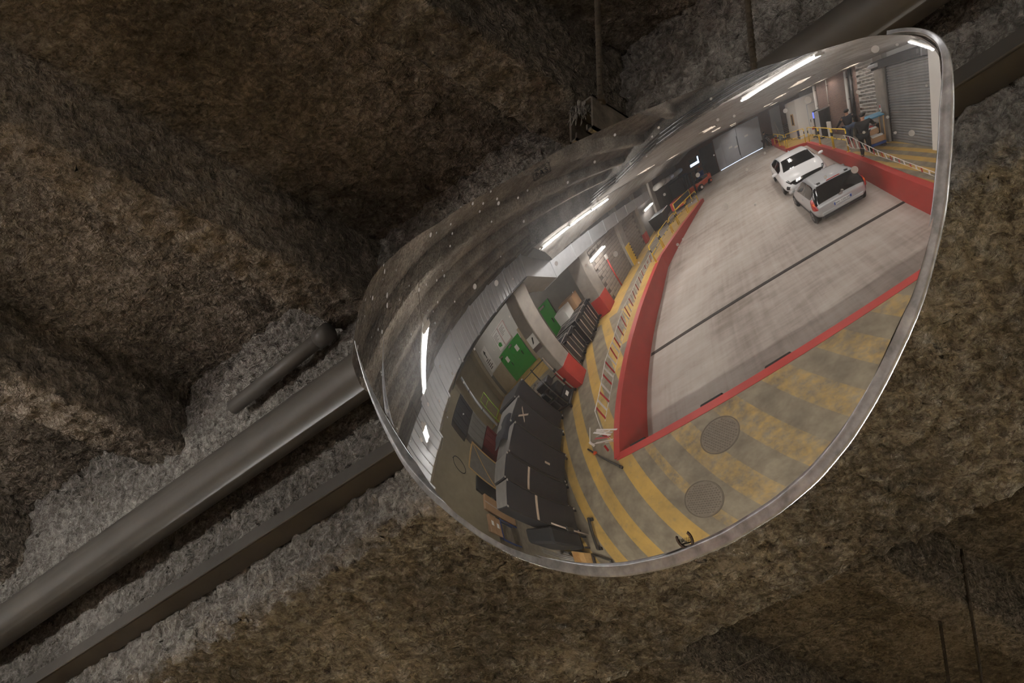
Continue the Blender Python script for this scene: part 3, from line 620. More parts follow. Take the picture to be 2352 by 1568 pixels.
# ================================================================== ventilation duct
du = thing('ventilation_duct', 'large galvanised ventilation duct hung along the left side', 'duct')
for k in range(8):
    y0 = -6.9+k*.85; d = 0.0 if y0 < -3.2 else (y0+3.2)*.12
    obj('segment', MB().cbox(-6.5, -5.6, y0+.02, y0+.83, 4.02-d, 4.74-d, .01), 'galvanised', du); obj('joint', MB().cbox(-6.53, -5.57, y0-.02, y0+.02, 3.99-d, 4.77-d, .005), 'galvanised', du)
    for j in range(5): obj('seam', MB().cbox(-5.605, -5.575, y0+.1+j*.145, y0+.125+j*.145, 4.03-d, 4.73-d, .008), 'galvanised', du)
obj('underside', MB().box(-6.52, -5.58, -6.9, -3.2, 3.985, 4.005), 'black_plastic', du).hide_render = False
obj('bend', MB().add([(-6.5, -6.9, 4.02), (-5.6, -6.9, 4.02), (-5.6, -6.9, 4.74), (-6.5, -6.9, 4.74), (-6.3, -8.15, 3.12), (-5.55, -8.15, 3.12), (-5.55, -8.15, 3.8), (-6.3, -8.15, 3.8)], [(0, 1, 2, 3), (4, 7, 6, 5), (0, 4, 5, 1), (1, 5, 6, 2), (2, 6, 7, 3), (3, 7, 4, 0)]), 'galvanised', du)
for k in range(8):
    y0, y1 = -8.15-k*1.5, -8.15-(k+1)*1.5; za, zb = 3.12-.05*(-8.15-y0), 3.12-.05*(-8.15-y1)
    obj('segment', MB().add([(-6.2, y0-.02, za), (-5.55, y0-.02, za), (-5.55, y0-.02, za+.66), (-6.2, y0-.02, za+.66), (-6.2, y1, zb), (-5.55, y1, zb), (-5.55, y1, zb+.66), (-6.2, y1, zb+.66)], [(0, 1, 2, 3), (4, 7, 6, 5), (0, 4, 5, 1), (1, 5, 6, 2), (2, 6, 7, 3), (3, 7, 4, 0)]), 'galvanised', du)
    obj('joint', MB().cbox(-6.22, -5.53, y0-.03, y0+.01, za-.02, za+.68, .005), 'galvanised', du)
# ================================================================== lamps
def lamp(p0, p1, label, wd=.03, hang=None, tm='tube_light'):
    p0 = Vector(p0); p1 = Vector(p1); c = (p0+p1)/2; d = (p1-p0); L = d.length
    t = thing('fluorescent_lamp', label, 'lamp', c, math.atan2(d.y, d.x), 'fluorescent lamps'); t.rotation_euler = (0, -math.asin(d.z/L), math.atan2(d.y, d.x))
    obj('housing', MB().cbox(-L/2, L/2, -wd, wd, .025, .085, .01), 'white_panel', t)
    for s_ in (-1, 1):
        obj('tube', MB().tube((-L/2+.03, s_*.035, 0), (L/2-.03, s_*.035, 0), .018, 10), tm, t, True)
        obj('end_cap', MB().cbox(s_*(L/2-.02)-.02, s_*(L/2-.02)+.02, -.06, .06, -.02, .03, .005), 'white_panel', t)
    if hang:
        for s_ in (-1, 1): obj('hanger', MB().tube((s_*L*.4, 0, .08), (s_*L*.4, 0, hang-c.z), .004, 6), 'rod_steel', t)
for k in range(3): lamp((-4.5, -6.55-1.62*k, 4.24), (-4.5, -8.1-1.62*k, 4.24), 'ceiling tube lamp in the row over the left walkway, %s' % ('nearest the mirror', 'middle of three', 'last of three')[k])
lamp((.52, -6.02, 4.28), (1.36, -3.97, 4.28), 'bright ceiling tube lamp above the near end of the truck bay', tm='tube_mid')
lamp((-2.16, -1.37, 4.30), (-3.77, -1.51, 4.30), 'tube lamp hung between ribs over the near platform', hang=4.95, tm='tube_dim')
lamp((-4.62, -1.40, 4.2), (-5.3, -1.46, 4.12), 'short tube lamp close to the ventilation duct end', hang=4.9, tm='tube_dim')
lamp((4.25, -7.08, 4.33), (4.62, -6.51, 3.78), 'short slanted tube lamp over the roller shutter')
def wall_lamp(y0, y1, z, label):
    t = thing('wall_lamp', label, 'lamp', (-5.78, (y0+y1)/2, z), 0, 'wall lamps under the duct'); L = abs(y1-y0)
    obj('housing', MB().cbox(-.1, 0, -L/2, L/2, -.05, .12, .01), 'white_panel', t); obj('tube', MB().tube((.05, -L/2+.03, 0), (.05, L/2-.03, 0), .035, 10), 'tube_light', t, True)
for k, (rx, ry) in enumerate(REC):  # hidden troughs added to even out bay light; streaks imply those over cars
    t = thing('added_trough_lamp', 'added lamp trough let into the low ceiling, number %d counted from the dock' % (k+1), 'lamp', (rx, ry, 4.42), 0, 'added lamps of the low ceiling')
    t['label'] = 'added lamp trough in the low ceiling '+('above the silver hatchback', 'above the white car roof', 'above the bay between the two railings', 'above the bare concrete near the drain', 'above the ramp start', 'halfway to the grey gate', 'closest to the grey gate', 'above the cart with blue top', 'above the brick wall platform', 'above the left railings', 'above the left railings, farther one', 'above the yellow floor and its railing', 'above the grey machine', 'near the dock on the walkway side', 'near the dock in the middle', 'near the dock by the roller shutter')[k]
    obj('trough', MB().box(-.26, .26, -.88, .88, .44, .46).box(-.27, -.25, -.88, .88, -.01, .45).box(.25, .27, -.88, .88, -.01, .45).box(-.26, .26, -.89, -.87, -.01, .45).box(-.26, .26, .87, .89, -.01, .45), 'concrete', t)
    for s_ in (-.1, .1): obj('tube', MB().tube((s_, -.75, .36), (s_, .75, .36), .02, 8), 'tube_light', t, True)
for p0, p1, lb in (((-11, -9.4, 4.95), (-12.5, -9.4, 4.95), 'added unseen tube lamp in the side hall nearest the green door'), ((-15, -9.8, 4.95), (-16.5, -9.8, 4.95), 'added unseen tube lamp in the side hall above the arrow sign'), ((-9.5, -4.6, 4.95), (-9.5, -6.1, 4.95), 'added unseen tube lamp in the side hall behind the duct'), ((-12.5, -1.5, 4.95), (-12.5, -3.0, 4.95), 'added unseen tube lamp in the side hall above the cartons'), ((3.2, 3.6, 4.75), (4.7, 3.6, 4.75), 'added unseen tube lamp beyond the beam beside the right wall')): lamp(p0, p1, lb, tm='tube_light' if 'green' in lb else 'tube_mid')  # unseen lamps added to brighten the side hall and the platform beyond
for k, x in enumerate((-5.6, -0.4, 2.4)):  # unseen pendants added to brighten the beam soffit by floor bounce
    t = thing('added_pendant', 'added unseen pendant batten lamp with a white reflector beyond the beam, %s' % ('hall side', 'middle one', 'shutter side')[k], 'lamp', (x, 2.1, 3.85), 0, 'added pendant lamps beyond the beam')
    obj('reflector', MB().add([(-.8, -.28, -.02), (.8, -.28, -.02), (.8, -.06, .1), (-.8, -.06, .1), (-.8, .06, .1), (.8, .06, .1), (.8, .28, -.02), (-.8, .28, -.02)], [(0, 1, 2, 3), (3, 2, 5, 4), (4, 5, 6, 7)]), 'white_panel', t)
    for s_ in (-.05, .05): obj('tube', MB().tube((-.75, s_, .03), (.75, s_, .03), .02, 10), 'tube_bright', t, True)
    for s_ in (-.6, .6): obj('hanger', MB().tube((s_, 0, .1), (s_, 0, 1.1), .004, 6), 'rod_steel', t)
wall_lamp(-10.8, -12.3, 2.36, 'bright wall lamp beside the red pipe on the block wall'); wall_lamp(-19.0, -20.9, 1.97, 'distant wall lamp near the red pier bases')
# ================================================================== cars
def crom(P, t):
    """Catmull-Rom over axis 0 of P at float positions t"""
    n = len(P); i = np.clip(np.floor(t).astype(int), 0, n-2); f = (t-i)[:, None, None] if P.ndim == 3 else (t-i)[:, None]
    p0, p1, p2, p3 = P[np.maximum(i-1, 0)], P[i], P[i+1], P[np.minimum(i+2, n-1)]
    return 0.5*((2*p1)+(-p0+p2)*f+(2*p0-5*p1+4*p2-p3)*f*f+(-p0+3*p1-3*p2+p3)*f**3)
class CarBody:
    def __init__(s, st):
        """st rows: x, zb, wsill, wmid, zmid, wbelt, zbelt, wroof, zroofedge, ztop"""
        rows = []
        for (x, zb, ws, wm, zm, wb, zbt, wr, zre, zt) in st:
            rows.append([(x, 0, zb), (x, ws*.8, zb), (x, ws, zb+.05), (x, wm, zm), (x, wb, zbt), (x, (wb+wr)/2+.012, (zbt+zre)/2), (x, wr, zre), (x, wr*.62, zt-.012), (x, 0, zt)])
        s.P = np.array(rows, float)
    def S(s, u, v):
        A = crom(s.P, np.atleast_1d(np.asarray(u, float)))            # (nu,9,3)
        return np.swapaxes(crom(np.swapaxes(A, 0, 1), np.atleast_1d(np.asarray(v, float))), 0, 1)
    def body(s, mb, nu=90, nv=44):
        V = s.S(np.linspace(0, len(s.P)-1, nu), np.linspace(0, 8, nv)); M = V*arr(1, -1, 1)
        full = np.concatenate([V, M[:, ::-1][:, 1:]], 1); mb.grid(full)
        for e in (0, nu-1):
            c = full[e].mean(0); k = len(mb.v); mb.v += [tuple(p) for p in full[e].tolist()]+[tuple(c)]; n = full.shape[1]
            mb.f += [(k+i, k+i+1, k+n) for i in range(n-1)]
        return mb
    def patch(s, u0, u1, v0, v1, off=.006, nu=18, nv=10, side=1, shape=None):
        u = np.linspace(0, 1, nu); v = np.linspace(0, 1, nv); V = np.zeros((nu, nv, 3))
        for i, a in enumerate(u):
            if shape: va, vb, ua, ub = shape(a)
            else: va, vb = v0, v1
            V[i] = s.S([u0+(u1-u0)*a], va+(vb-va)*v)[0]
        du = np.gradient(V, axis=0); dv = np.gradient(V, axis=1); n = np.cross(du, dv); n /= np.linalg.norm(n, axis=2)[..., None]+1e-9
        cen = V.mean((0, 1))-arr(0, 0, .7)*0-s.P.mean((0, 1))
        if (n.mean((0, 1))*cen).sum() < 0: n = -n
        return (V+n*off)*arr(1, side, 1)
def wheel(parent, x, y, r, side):
    wv = obj('wheel', MB().lathe([(r*.5, -.095), (r*.96, -.095), (r, -.07), (r, .07), (r*.96, .095), (r*.5, .095)], (x, y, r), 26, 'y'), 'rubber', parent)
    yo = y+side*.098
    obj('hub_cap', MB().lathe([(r*.62, -.004), (r*.58, .012), (r*.2, .02)], (x, yo, r), 20, 'y'), 'hub', wv)
    sp = MB()
    for k in range(5):
        t = 2*math.pi*k/5+.3; c, s_ = math.cos(t), math.sin(t); sp.add([(x+c*r*.2-s_*.02, yo+side*.022, r+s_*r*.2+c*.02), (x+c*r*.2+s_*.02, yo+side*.022, r+s_*r*.2-c*.02), (x+c*r*.56+s_*.045, yo+side*.018, r+s_*r*.56-c*.045), (x+c*r*.56-s_*.045, yo+side*.018, r+s_*r*.56+c*.045)], [(0, 1, 2, 3)])
    for i, f in enumerate(sp.f): obj('slot', MB().add([sp.v[j] for j in f], [(0, 1, 2, 3)]), 'rubber', wv)
def arch(parent, x, y, r, side): obj('wheel_arch', MB().lathe([(r*1.16, -.02), (r*1.16, .02), (r*1.05, .024)], (x, y, r), 28, 'y'), 'black_plastic', parent)
# ---- silver hatchback, tail towards the mirror
HB = [(-1.715, .42, .50, .58, .50, .58, .56, .52, .60, .62), (-1.69, .33, .62, .72, .48, .72, .66, .64, .74, .77), (-1.55, .27, .70, .79, .50, .79, .82, .66, .93, .97), (-1.36, .22, .72, .805, .52, .785, .91, .62, 1.22, 1.27), (-1.20, .20, .72, .808, .52, .775, .92, .585, 1.395, 1.43),
      (-.6, .19, .73, .80, .52, .775, .91, .575, 1.415, 1.465), (.05, .19, .73, .80, .52, .77, .89, .565, 1.39, 1.45), (.48, .19, .73, .80, .52, .765, .88, .575, 1.20, 1.27), (.93, .19, .73, .80, .52, .745, .86, .62, .93, .97), (1.28, .2, .72, .79, .5, .70, .78, .56, .83, .87), (1.56, .23, .66, .73, .46, .62, .66, .48, .70, .73), (1.69, .28, .52, .58, .42, .5, .52, .4, .55, .57), (1.715, .34, .4, .46, .42, .42, .47, .32, .49, .5)]
def place(t, loc, heading, pitch): t.location = loc; t.rotation_euler = (0, pitch, heading)
car = thing('silver_hatchback', 'small silver hatchback seen from behind with black glass tailgate', 'car'); cb = CarBody(HB)
obj('body', cb.body(MB()), 'car_silver', car, True)
obj('tailgate_glass', MB().grid(np.concatenate([cb.patch(1.5, 3.6, 5.15, 8, .007), cb.patch(1.5, 3.6, 5.15, 8, .007, side=-1)[:, ::-1][:, 1:]], 1)), 'car_glass', car, True)
obj('windscreen', MB().grid(np.concatenate([cb.patch(6.25, 7.85, 6.05, 8, .006), cb.patch(6.25, 7.85, 6.05, 8, .006, side=-1)[:, ::-1][:, 1:]], 1)), 'car_glass', car, True)
for sd in (1, -1):
    obj('side_window', MB().grid(cb.patch(3.5, 5.05, 4.2, 5.85, .006, side=sd, shape=lambda a: (4.2+.9*max(0, .35-a), 5.85-.3*max(0, .3-a), 0, 0))), 'car_glass', car, True)
    obj('side_window', MB().grid(cb.patch(5.12, 7.1, 4.2, 5.85, .006, side=sd, shape=lambda a: (4.2, 5.85-1.25*max(0, a-.45), 0, 0))), 'car_glass', car, True)
    tl = obj('tail_lamp', MB().grid(cb.patch(.9, 3.05, 3.5, 5.5, .024, side=sd, nu=18, nv=12, shape=lambda a: (4.45-.9*math.sin(math.pi*a)**.5, 4.5+.85*math.sin(math.pi*a)**.5, 0, 0))), 'lamp_red', car, True)
    obj('amber_lens', MB().grid(cb.patch(1.75, 2.2, 4.35, 4.8, .026, side=sd, nu=8, nv=8)), 'lamp_amber', tl, True)
    mr = obj('door_mirror', MB().lathe([(.02, -.1), (.075, -.07), (.085, 0), (.07, .07), (.02, .1)], (.62, sd*.90, .98), 12, 'y'), 'car_silver', car, True)
    obj('door_handle', MB().cbox(-.38, -.22, sd*.79-.02, sd*.79+.03, .76, .79, .006), 'car_silver', car)
    obj('sill', MB().cbox(-.85, .85, sd*.73-.03, sd*.73+.03, .2, .27, .01), 'black_plastic', car)
    for x in (-1.19, 1.17): arch(car, x, sd*.765, .285, sd); wheel(car, x, sd*.715, .285, sd)
    obj('hinge', MB().cbox(-1.24, -1.14, sd*.42-.05, sd*.42+.05, 1.40, 1.45, .01), 'black_plastic', car)
obj('brake_lamp', MB().cbox(-1.27, -1.24, -.2, .2, 1.395, 1.425, .005), 'lamp_red', car)
obj('bumper', MB().cbox(-1.74, -1.62, -.66, .66, .33, .52, .05), 'car_silver', car); obj('valance', MB().cbox(-1.7, -1.55, -.62, .62, .18, .32, .03), 'black_plastic', car)
pl = obj('number_plate', MB().cbox(-1.755, -1.735, -.27, .27, .56, .68, .006), 'plate_white', car); obj('plate_band', MB().box(-1.760, -1.755, .215, .265, .565, .675), 'plate_blue', pl); obj('plate_band', MB().box(-1.760, -1.755, -.265, -.23, .565, .675), 'plate_blue', pl)
obj('plate_text', xf(text_mb('BN-021-WL', .098), lambda u, v, q: (-1.7605, -u+.0, .62+v)), 'black_print', pl)
q = MB(); q.lathe([(.055, -.006), (.065, 0), (.055, .006)], (-1.665, 0, .845), 20, 'x'); obj('emblem', q, 'chrome', car); obj('emblem_bar', MB().tube((-1.675, -.05, .845), (-1.675, .05, .845), .008).tube((-1.675, 0, .80), (-1.675, 0, .89), .008), 'chrome', car)
obj('roof_seam', MB().box(-1.2, .1, .49, .497, 1.432, 1.442).box(-1.2, .1, -.497, -.49, 1.432, 1.442), 'black_plastic', car)
place(car, (2.40, -9.93, -.93), math.radians(-91.5), 0.0)
# ---- white fastback facing the mirror
WB = [(-2.26, .5, .5, .6, .62, .6, .74, .5, .82, .84), (-2.2, .36, .72, .82, .6, .80, .90, .66, 1.0, 1.03), (-1.9, .25, .80, .89, .6, .86, .96, .66, 1.13, 1.18), (-1.3, .2, .82, .905, .6, .87, .97, .62, 1.33, 1.38), (-.6, .19, .82, .905, .6, .86, .95, .60, 1.415, 1.46), (.1, .19, .82, .905, .6, .86, .93, .60, 1.405, 1.455), (.5, .19, .82, .905, .6, .855, .92, .61, 1.27, 1.335), (1.08, .19, .82, .905, .58, .845, .90, .68, .985, 1.02), (1.55, .2, .81, .90, .56, .81, .83, .66, .885, .925), (1.95, .22, .77, .85, .5, .74, .72, .58, .77, .80), (2.18, .26, .62, .7, .44, .6, .56, .48, .60, .62), (2.23, .33, .5, .55, .42, .5, .48, .4, .5, .52)]
car = thing('white_fastback', 'white five door car facing the mirror beside the red wall', 'car'); cb = CarBody(WB)
obj('body', cb.body(MB()), 'car_white', car, True)
obj('windscreen', MB().grid(np.concatenate([cb.patch(5.25, 6.93, 6.05, 8, .007), cb.patch(5.25, 6.93, 6.05, 8, .007, side=-1)[:, ::-1][:, 1:]], 1)), 'car_glass', car, True)
obj('rear_window', MB().grid(np.concatenate([cb.patch(1.9, 3.2, 6.1, 8, .007), cb.patch(1.9, 3.2, 6.1, 8, .007, side=-1)[:, ::-1][:, 1:]], 1)), 'car_glass', car, True)
for sd in (1, -1):
    obj('side_window', MB().grid(cb.patch(2.6, 4.25, 4.2, 5.8, .006, side=sd, shape=lambda a: (4.2+1.0*max(0, .4-a), 5.8, 0, 0))), 'car_glass', car, True)
    obj('side_window', MB().grid(cb.patch(4.32, 6.3, 4.2, 5.85, .006, side=sd, shape=lambda a: (4.2, 5.85-1.2*max(0, a-.45), 0, 0))), 'car_glass', car, True)
    hl = obj('head_lamp', MB().grid(cb.patch(8.7, 9.75, 4.1, 5.3, .012, side=sd, nu=12, nv=8)), 'car_glass', car, True); obj('lens', MB().grid(cb.patch(8.9, 9.4, 4.5, 5.1, .02, side=sd, nu=6, nv=6)), 'lamp_clear', hl, True)
    obj('bumper_vent', MB().grid(cb.patch(9.3, 9.95, 2.6, 3.5, .012, side=sd, nu=8, nv=6)), 'black_plastic', car, True)
    obj('door_mirror', MB().lathe([(.02, -.11), (.08, -.08), (.09, 0), (.075, .08), (.02, .11)], (.72, sd*1.0, 1.02), 12, 'y'), 'car_white', car, True)
    for x in (-1.34, 1.36): arch(car, x, sd*.86, .32, sd); wheel(car, x, sd*.80, .32, sd)
    for x in (-.15, -1.0): obj('door_handle', MB().cbox(x-.08, x+.08, sd*.895-.02, sd*.895+.02, .84, .87, .006), 'car_white', car)
obj('grille', MB().grid(np.concatenate([cb.patch(9.35, 10.6, 5.1, 8, .012, nu=10), cb.patch(9.35, 10.6, 5.1, 8, .012, nu=10, side=-1)[:, ::-1][:, 1:]], 1)), 'car_glass', car, True)
obj('lower_grille', MB().cbox(2.12, 2.235, -.45, .45, .28, .38, .02), 'black_plastic', car); obj('roof_fin', MB().add([(-1.3, 0, 1.38), (-1.1, -.03, 1.41), (-1.1, .03, 1.41), (-1.32, 0, 1.46)], [(0, 1, 3), (0, 3, 2), (1, 2, 3), (0, 2, 1)]), 'car_white', car)
place(car, (2.33, -14.18, -.575), math.radians(90), math.radians(3.87))
# ================================================================== people
def skin_mesh(name, V, E, R, material, parent, sub=2):
    me = bpy.data.meshes.new(name); me.from_pydata(V, E, []); me.update(); o = bpy.data.objects.new(name, me); COL.objects.link(o); o.parent = parent
    md = o.modifiers.new('skin', 'SKIN'); md.use_smooth_shade = True
    for i, r in enumerate(R): me.skin_vertices[0].data[i].radius = (r, r) if not isinstance(r, tuple) else r
    me.skin_vertices[0].data[0].use_root = True
    o.modifiers.new('sub', 'SUBSURF').levels = 1; o.modifiers['sub'].render_levels = sub; me.materials.append(MATS[material]); return o
def bake(o):
    dg = bpy.context.evaluated_depsgraph_get(); me = bpy.data.meshes.new_from_object(o.evaluated_get(dg)); o.modifiers.clear(); o.data = me
    me.polygons.foreach_set('use_smooth', [True]*len(me.polygons))
def person(label, loc, rz, jacket, trousers, H=1.9, lean=0.0, arms=((.35, -.1), (.45, .1)), stride=.12, group='people on the right platform', elbow=.3):
    """faces local +X; y is left"""
    t = thing('person', label, 'person', loc, rz, group); k = H/1.75
    hip = arr(0, 0, .92)*k; ch = arr(lean*.5, 0, 1.32)*k; nk = arr(lean*.62, 0, 1.48)*k; hd = arr(lean*.72+.02, 0, 1.63)*k
    V = [hip, (hip+ch)/2, ch, nk, hd, hd+arr(.01, 0, .07)*k]; E = [(0, 1), (1, 2), (2, 3), (3, 4), (4, 5)]; R = [(.15*k, .11*k), (.13*k, .1*k), (.16*k, .11*k), .05*k, .085*k, .075*k]
    arm_i = []; leg_i = []; hands = []
    for s_, (fw, out) in zip((1, -1), arms):
        sh = ch+arr(0, s_*.19, .09)*k; el = sh+arr(fw*.45, s_*(.05+out*.3), -.27)*k; wr = el+arr(fw*.6+elbow*.3, s_*out*.1, -.2+fw*.15)*k; hn = wr+arr(.05, 0, -.06)*k
        b = len(V); V += [sh, el, wr, hn]; E += [(2, b), (b, b+1), (b+1, b+2), (b+2, b+3)]; R += [.06*k, .045*k, .032*k, .036*k]; arm_i.append((b, b+1, b+2)); hands.append((hn, s_))
    for s_, st in ((1, stride), (-1, -stride)):
        hp = hip+arr(0, s_*.09, -.04)*k; kn = arr(st*.6+.03, s_*.1, .49)*k; an = arr(st, s_*.1, .09)*k; to = an+arr(.15, s_*.02, -.045)*k
        b = len(V); V += [hp, kn, an, to]; E += [(0, b), (b, b+1), (b+1, b+2), (b+2, b+3)]; R += [.085*k, .062*k, .045*k, (.045*k, .035*k)]; leg_i.append((b, b+1, b+2, b+3))
    V = [tuple(map(float, p)) for p in V]
    RB = [r if i in (3, 4, 5) or i in (arm_i[0][2]+1, arm_i[1][2]+1) else (tuple(x*.8 for x in r) if isinstance(r, tuple) else r*.8) for i, r in enumerate(R)]
    body = skin_mesh('body', V, E, RB, 'skin', t); bake(body)
    g = 1.3; gr = lambda i, m=1.0: tuple(x*g*m for x in R[i]) if isinstance(R[i], tuple) else R[i]*g*m
    (a0, a1, a2), (b0, b1, b2) = arm_i; ids = [0, 1, 2, 3, a0, a1, a2, b0, b1, b2]; mp = {q: i for i, q in enumerate(ids)}
    VV = [V[i] for i in ids]; VV[3] = tuple(np.array(V[2])*.45+np.array(V[3])*.55)
    o = skin_mesh('jacket', VV, [(mp[a], mp[b]) for a, b in E if a in mp and b in mp], [gr(i, .9 if i == 3 else 1) if i != 3 else .09*k for i in ids], jacket, t); bake(o)
    (p0, p1, p2, p3), (q0, q1, q2, q3) = leg_i; ids = [0, p0, p1, p2, q0, q1, q2]; mp = {q: i for i, q in enumerate(ids)}
    o = skin_mesh('trousers', [V[i] for i in ids], [(mp[a], mp[b]) for a, b in E if a in mp and b in mp], [gr(i) for i in ids], trousers, t); bake(o)
    for (c0_, c1_) in ((p2, p3), (q2, q3)):
        o = skin_mesh('shoe', [V[c0_], V[c1_]], [(0, 1)], [.058*k, (.055*k, .045*k)], 'black_plastic', t); bake(o)
    hc = np.array(V[4])+arr(-.02, 0, .05)*k
    hm = MB().lathe([(.03*k, -.1*k), (.085*k, -.06*k), (.102*k, .0), (.09*k, .05*k), (.05*k, .088*k), (.01, .098*k)], tuple(hc), 14); obj('hair', hm, 'hair', t, True)
    fc = np.array(V[4])+arr(.085, 0, .02)*k; obj('nose', MB().tube(tuple(fc+arr(0, 0, .02)), tuple(fc+arr(.022*k, 0, -.02*k)), .01*k, 6, .014*k), 'skin', t, True)
    for s_ in (1, -1): obj('eye', MB().lathe([(.003, -.008), (.009*k, 0), (.003, .008)], tuple(fc+arr(-.004, s_*.032*k, .025*k)), 8, 'x'), 'black_plastic', t)
    obj('mouth', MB().cbox(fc[0]-.008, fc[0]+.002, -.022*k, .022*k, fc[2]-.05*k, fc[2]-.042*k, .002), 'tape_red', t)
    for hn, s_ in hands:
        for f in range(4): obj('finger', MB().tube(tuple(hn+arr(.012*(f-1.5), 0, -.02)*k), tuple(hn+arr(.02*(f-1.2)+.012, -s_*.012, -.085+.006*abs(f-1.5))*k), .0085*k, 6, .006*k), 'skin', t, True)
        obj('thumb', MB().tube(tuple(hn+arr(.02, -s_*.01, -.01)*k), tuple(hn+arr(.055, -s_*.025, -.045)*k), .009*k, 6, .007*k), 'skin', t, True)
    return t
person('person in all black clothes bending over the cart with blue top', (4.2, -10.5, 0), math.radians(-60), 'cloth_black', 'cloth_black', 1.98, .25, ((.6, .1), (.7, .1)), .1)
person('person in dark jacket and blue jeans walking behind the yellow railing', (4.8, -13.75, 0), math.radians(-95), 'cloth_dark', 'denim', 2.05, .03, ((.25, .4), (.2, .3)), .14)
person('person in dark clothes pulling a hand truck near the grey gate', (2.6, -31.3, -.25), math.radians(-30), 'cloth_dark', 'cloth_black', 2.05, .08, ((.5, .2), (.3, .1)), .15, group='people by the gate')
# ================================================================== railings
def railing(p0, p1, h, label, group, z=0.0):
    p0 = Vector(p0); p1 = Vector(p1); L = (p1-p0).length; t = thing('safety_railing', label, 'railing', (p0.x, p0.y, z), math.atan2((p1-p0).y, (p1-p0).x), group); r = .027
    for x in (.05, L-.05):
        q = obj('post', MB().tube((x, 0, .018), (x, 0, h-.12), r, 10), 'yellow_paint', t, True); obj('sleeve', MB().tube((x, 0, h*.62), (x, 0, h*.8), r+.004, 10), 'black_plastic', q, True); obj('foot', MB().cbox(x-.07, x+.07, -.07, .07, .018, .03, .004), 'yellow_paint', q)
    obj('top_rail', MB().path([(.05, 0, h-.12), (.075, 0, h-.045), (.15, 0, h), (L-.15, 0, h), (L-.075, 0, h-.045), (L-.05, 0, h-.12)], r, 10), 'yellow_paint', t, True)
    m = obj('mid_rail', MB().tube((.05, 0, h*.52), (L-.05, 0, h*.52), r*.85, 10), 'yellow_paint', t, True)
    n = max(2, int(L/.55))
    for k in range(1, n): obj('band', MB().tube((L*k/n-.06, 0, h*.52), (L*k/n+.06, 0, h*.52), r*.85+.004, 10), 'black_plastic', t, True)
    return t
LP_ = [(-3.98, -12.05), (-3.92, -13.72), (-3.78, -15.6), (-3.62, -16.75), (-3.28, -18.4), (-2.82, -20.3)]
for k, (a, b) in enumerate(zip(LP_[:-1], LP_[1:])):
    d = (Vector(b)-Vector(a)).normalized()*.05; railing(Vector(a)+d, Vector(b)-d, .95, 'yellow railing on the left dock wall, %s from the barrier tape' % ('first', 'second', 'third', 'fourth', 'last')[k], 'yellow railings on the left wall')
RP_ = [((4.16, -12.25), (4.17, -14.3), 'next to the red and white tape'), ((4.18, -14.42), (4.24, -17.0), 'second from the red and white tape'), ((4.25, -17.1), (4.26, -19.8), 'third from the red and white tape'), ((4.16, -20.25), (3.22, -21.9), 'turning the corner to the yellow floor'), ((3.16, -22.2), (3.16, -25.2), 'along the yellow floor, nearer half'), ((3.16, -25.3), (3.16, -28.2), 'along the yellow floor, farthest of all')]
for a, b, s_ in RP_: railing(a, b, 1.25, 'yellow railing on the right dock wall, %s' % s_, 'yellow railings on the right wall')
# ================================================================== barrier tapes
def tape(name, label, top, bot, step, wid, seed):
    random.seed(seed); t = thing(name, label, 'barrier tape', top[0]); o = Vector(top[0])
    tp_ = [Vector(p)-o for p in top]; bt_ = [Vector(p)-o for p in bot]
    obj('top_cord', MB().path(tp_, .011, 6), 'tape_white', t, True); obj('bottom_cord', MB().path(bt_, .007, 6), 'tape_white', t, True)
    def ev(pl_, f):
        d = [0]; [d.append(d[-1]+(b-a).length) for a, b in zip(pl_[:-1], pl_[1:])]; x = f*d[-1]
        for i in range(len(pl_)-1):
            if x <= d[i+1]+1e-6: return pl_[i].lerp(pl_[i+1], (x-d[i])/(d[i+1]-d[i]))
        return pl_[-1]
    L = sum((b-a).length for a, b in zip(tp_[:-1], tp_[1:])); n = int(L/step)
    for k in range(n):
        f = (k+.5)/n+random.uniform(-.15, .15)/n; a = ev(tp_, f); b = ev(bt_, min(1, f+random.uniform(-.004, .01))); e = (tp_[-1]-tp_[0]).normalized()*wid/2; tw = Vector((random.uniform(-.02, .02), 0, 0))
        obj('streamer', MB().add([a-e, a+e, b+e+tw, b-e+tw, a-e+Vector((.003, 0, 0)), a+e+Vector((.003, 0, 0)), b+e+tw+Vector((.003, 0, 0)), b-e+tw+Vector((.003, 0, 0))], [(0, 1, 2, 3), (4, 7, 6, 5), (0, 4, 5, 1), (1, 5, 6, 2), (2, 6, 7, 3), (3, 7, 4, 0)]), 'tape_red' if k % 2 else 'tape_white', t)
    return t
ys_ = [-12.2, -11.3, -10.2, -9.0, -7.8, -6.5, -5.6, -5.0, -4.5, -4.05]
tape('barrier_tape', 'red and white streamer tape along the left dock wall', [(-3.98, y, .64+.03*math.sin(y*3)) for y in ys_], [(-3.98, y+.1, z) for y, z in zip(ys_, (.15, .5, .38, .3, .27, .25, .26, .26, .29, .33))], .235, .065, 3)
tape('barrier_tape', 'red and white streamer tape sagging along the right wall by the shutter', [(4.02, -12.2, 1.0), (4.02, -11.4, .97), (4.0, -10.3, .76), (3.98, -8.9, .54), (3.96, -7.2, .38), (3.95, -5.6, .27)], [(4.02, -12.0, .5), (4.02, -11.4, .38), (4.0, -10.2, .5), (3.98, -9.1, .33), (3.96, -7.2, .25), (3.95, -5.6, .14)], .3, .08, 5)
tb = thing('tape_bundle', 'tangled end of red and white tape at the dock corner', 'barrier tape', (-3.98, -3.5, .4)); random.seed(2)
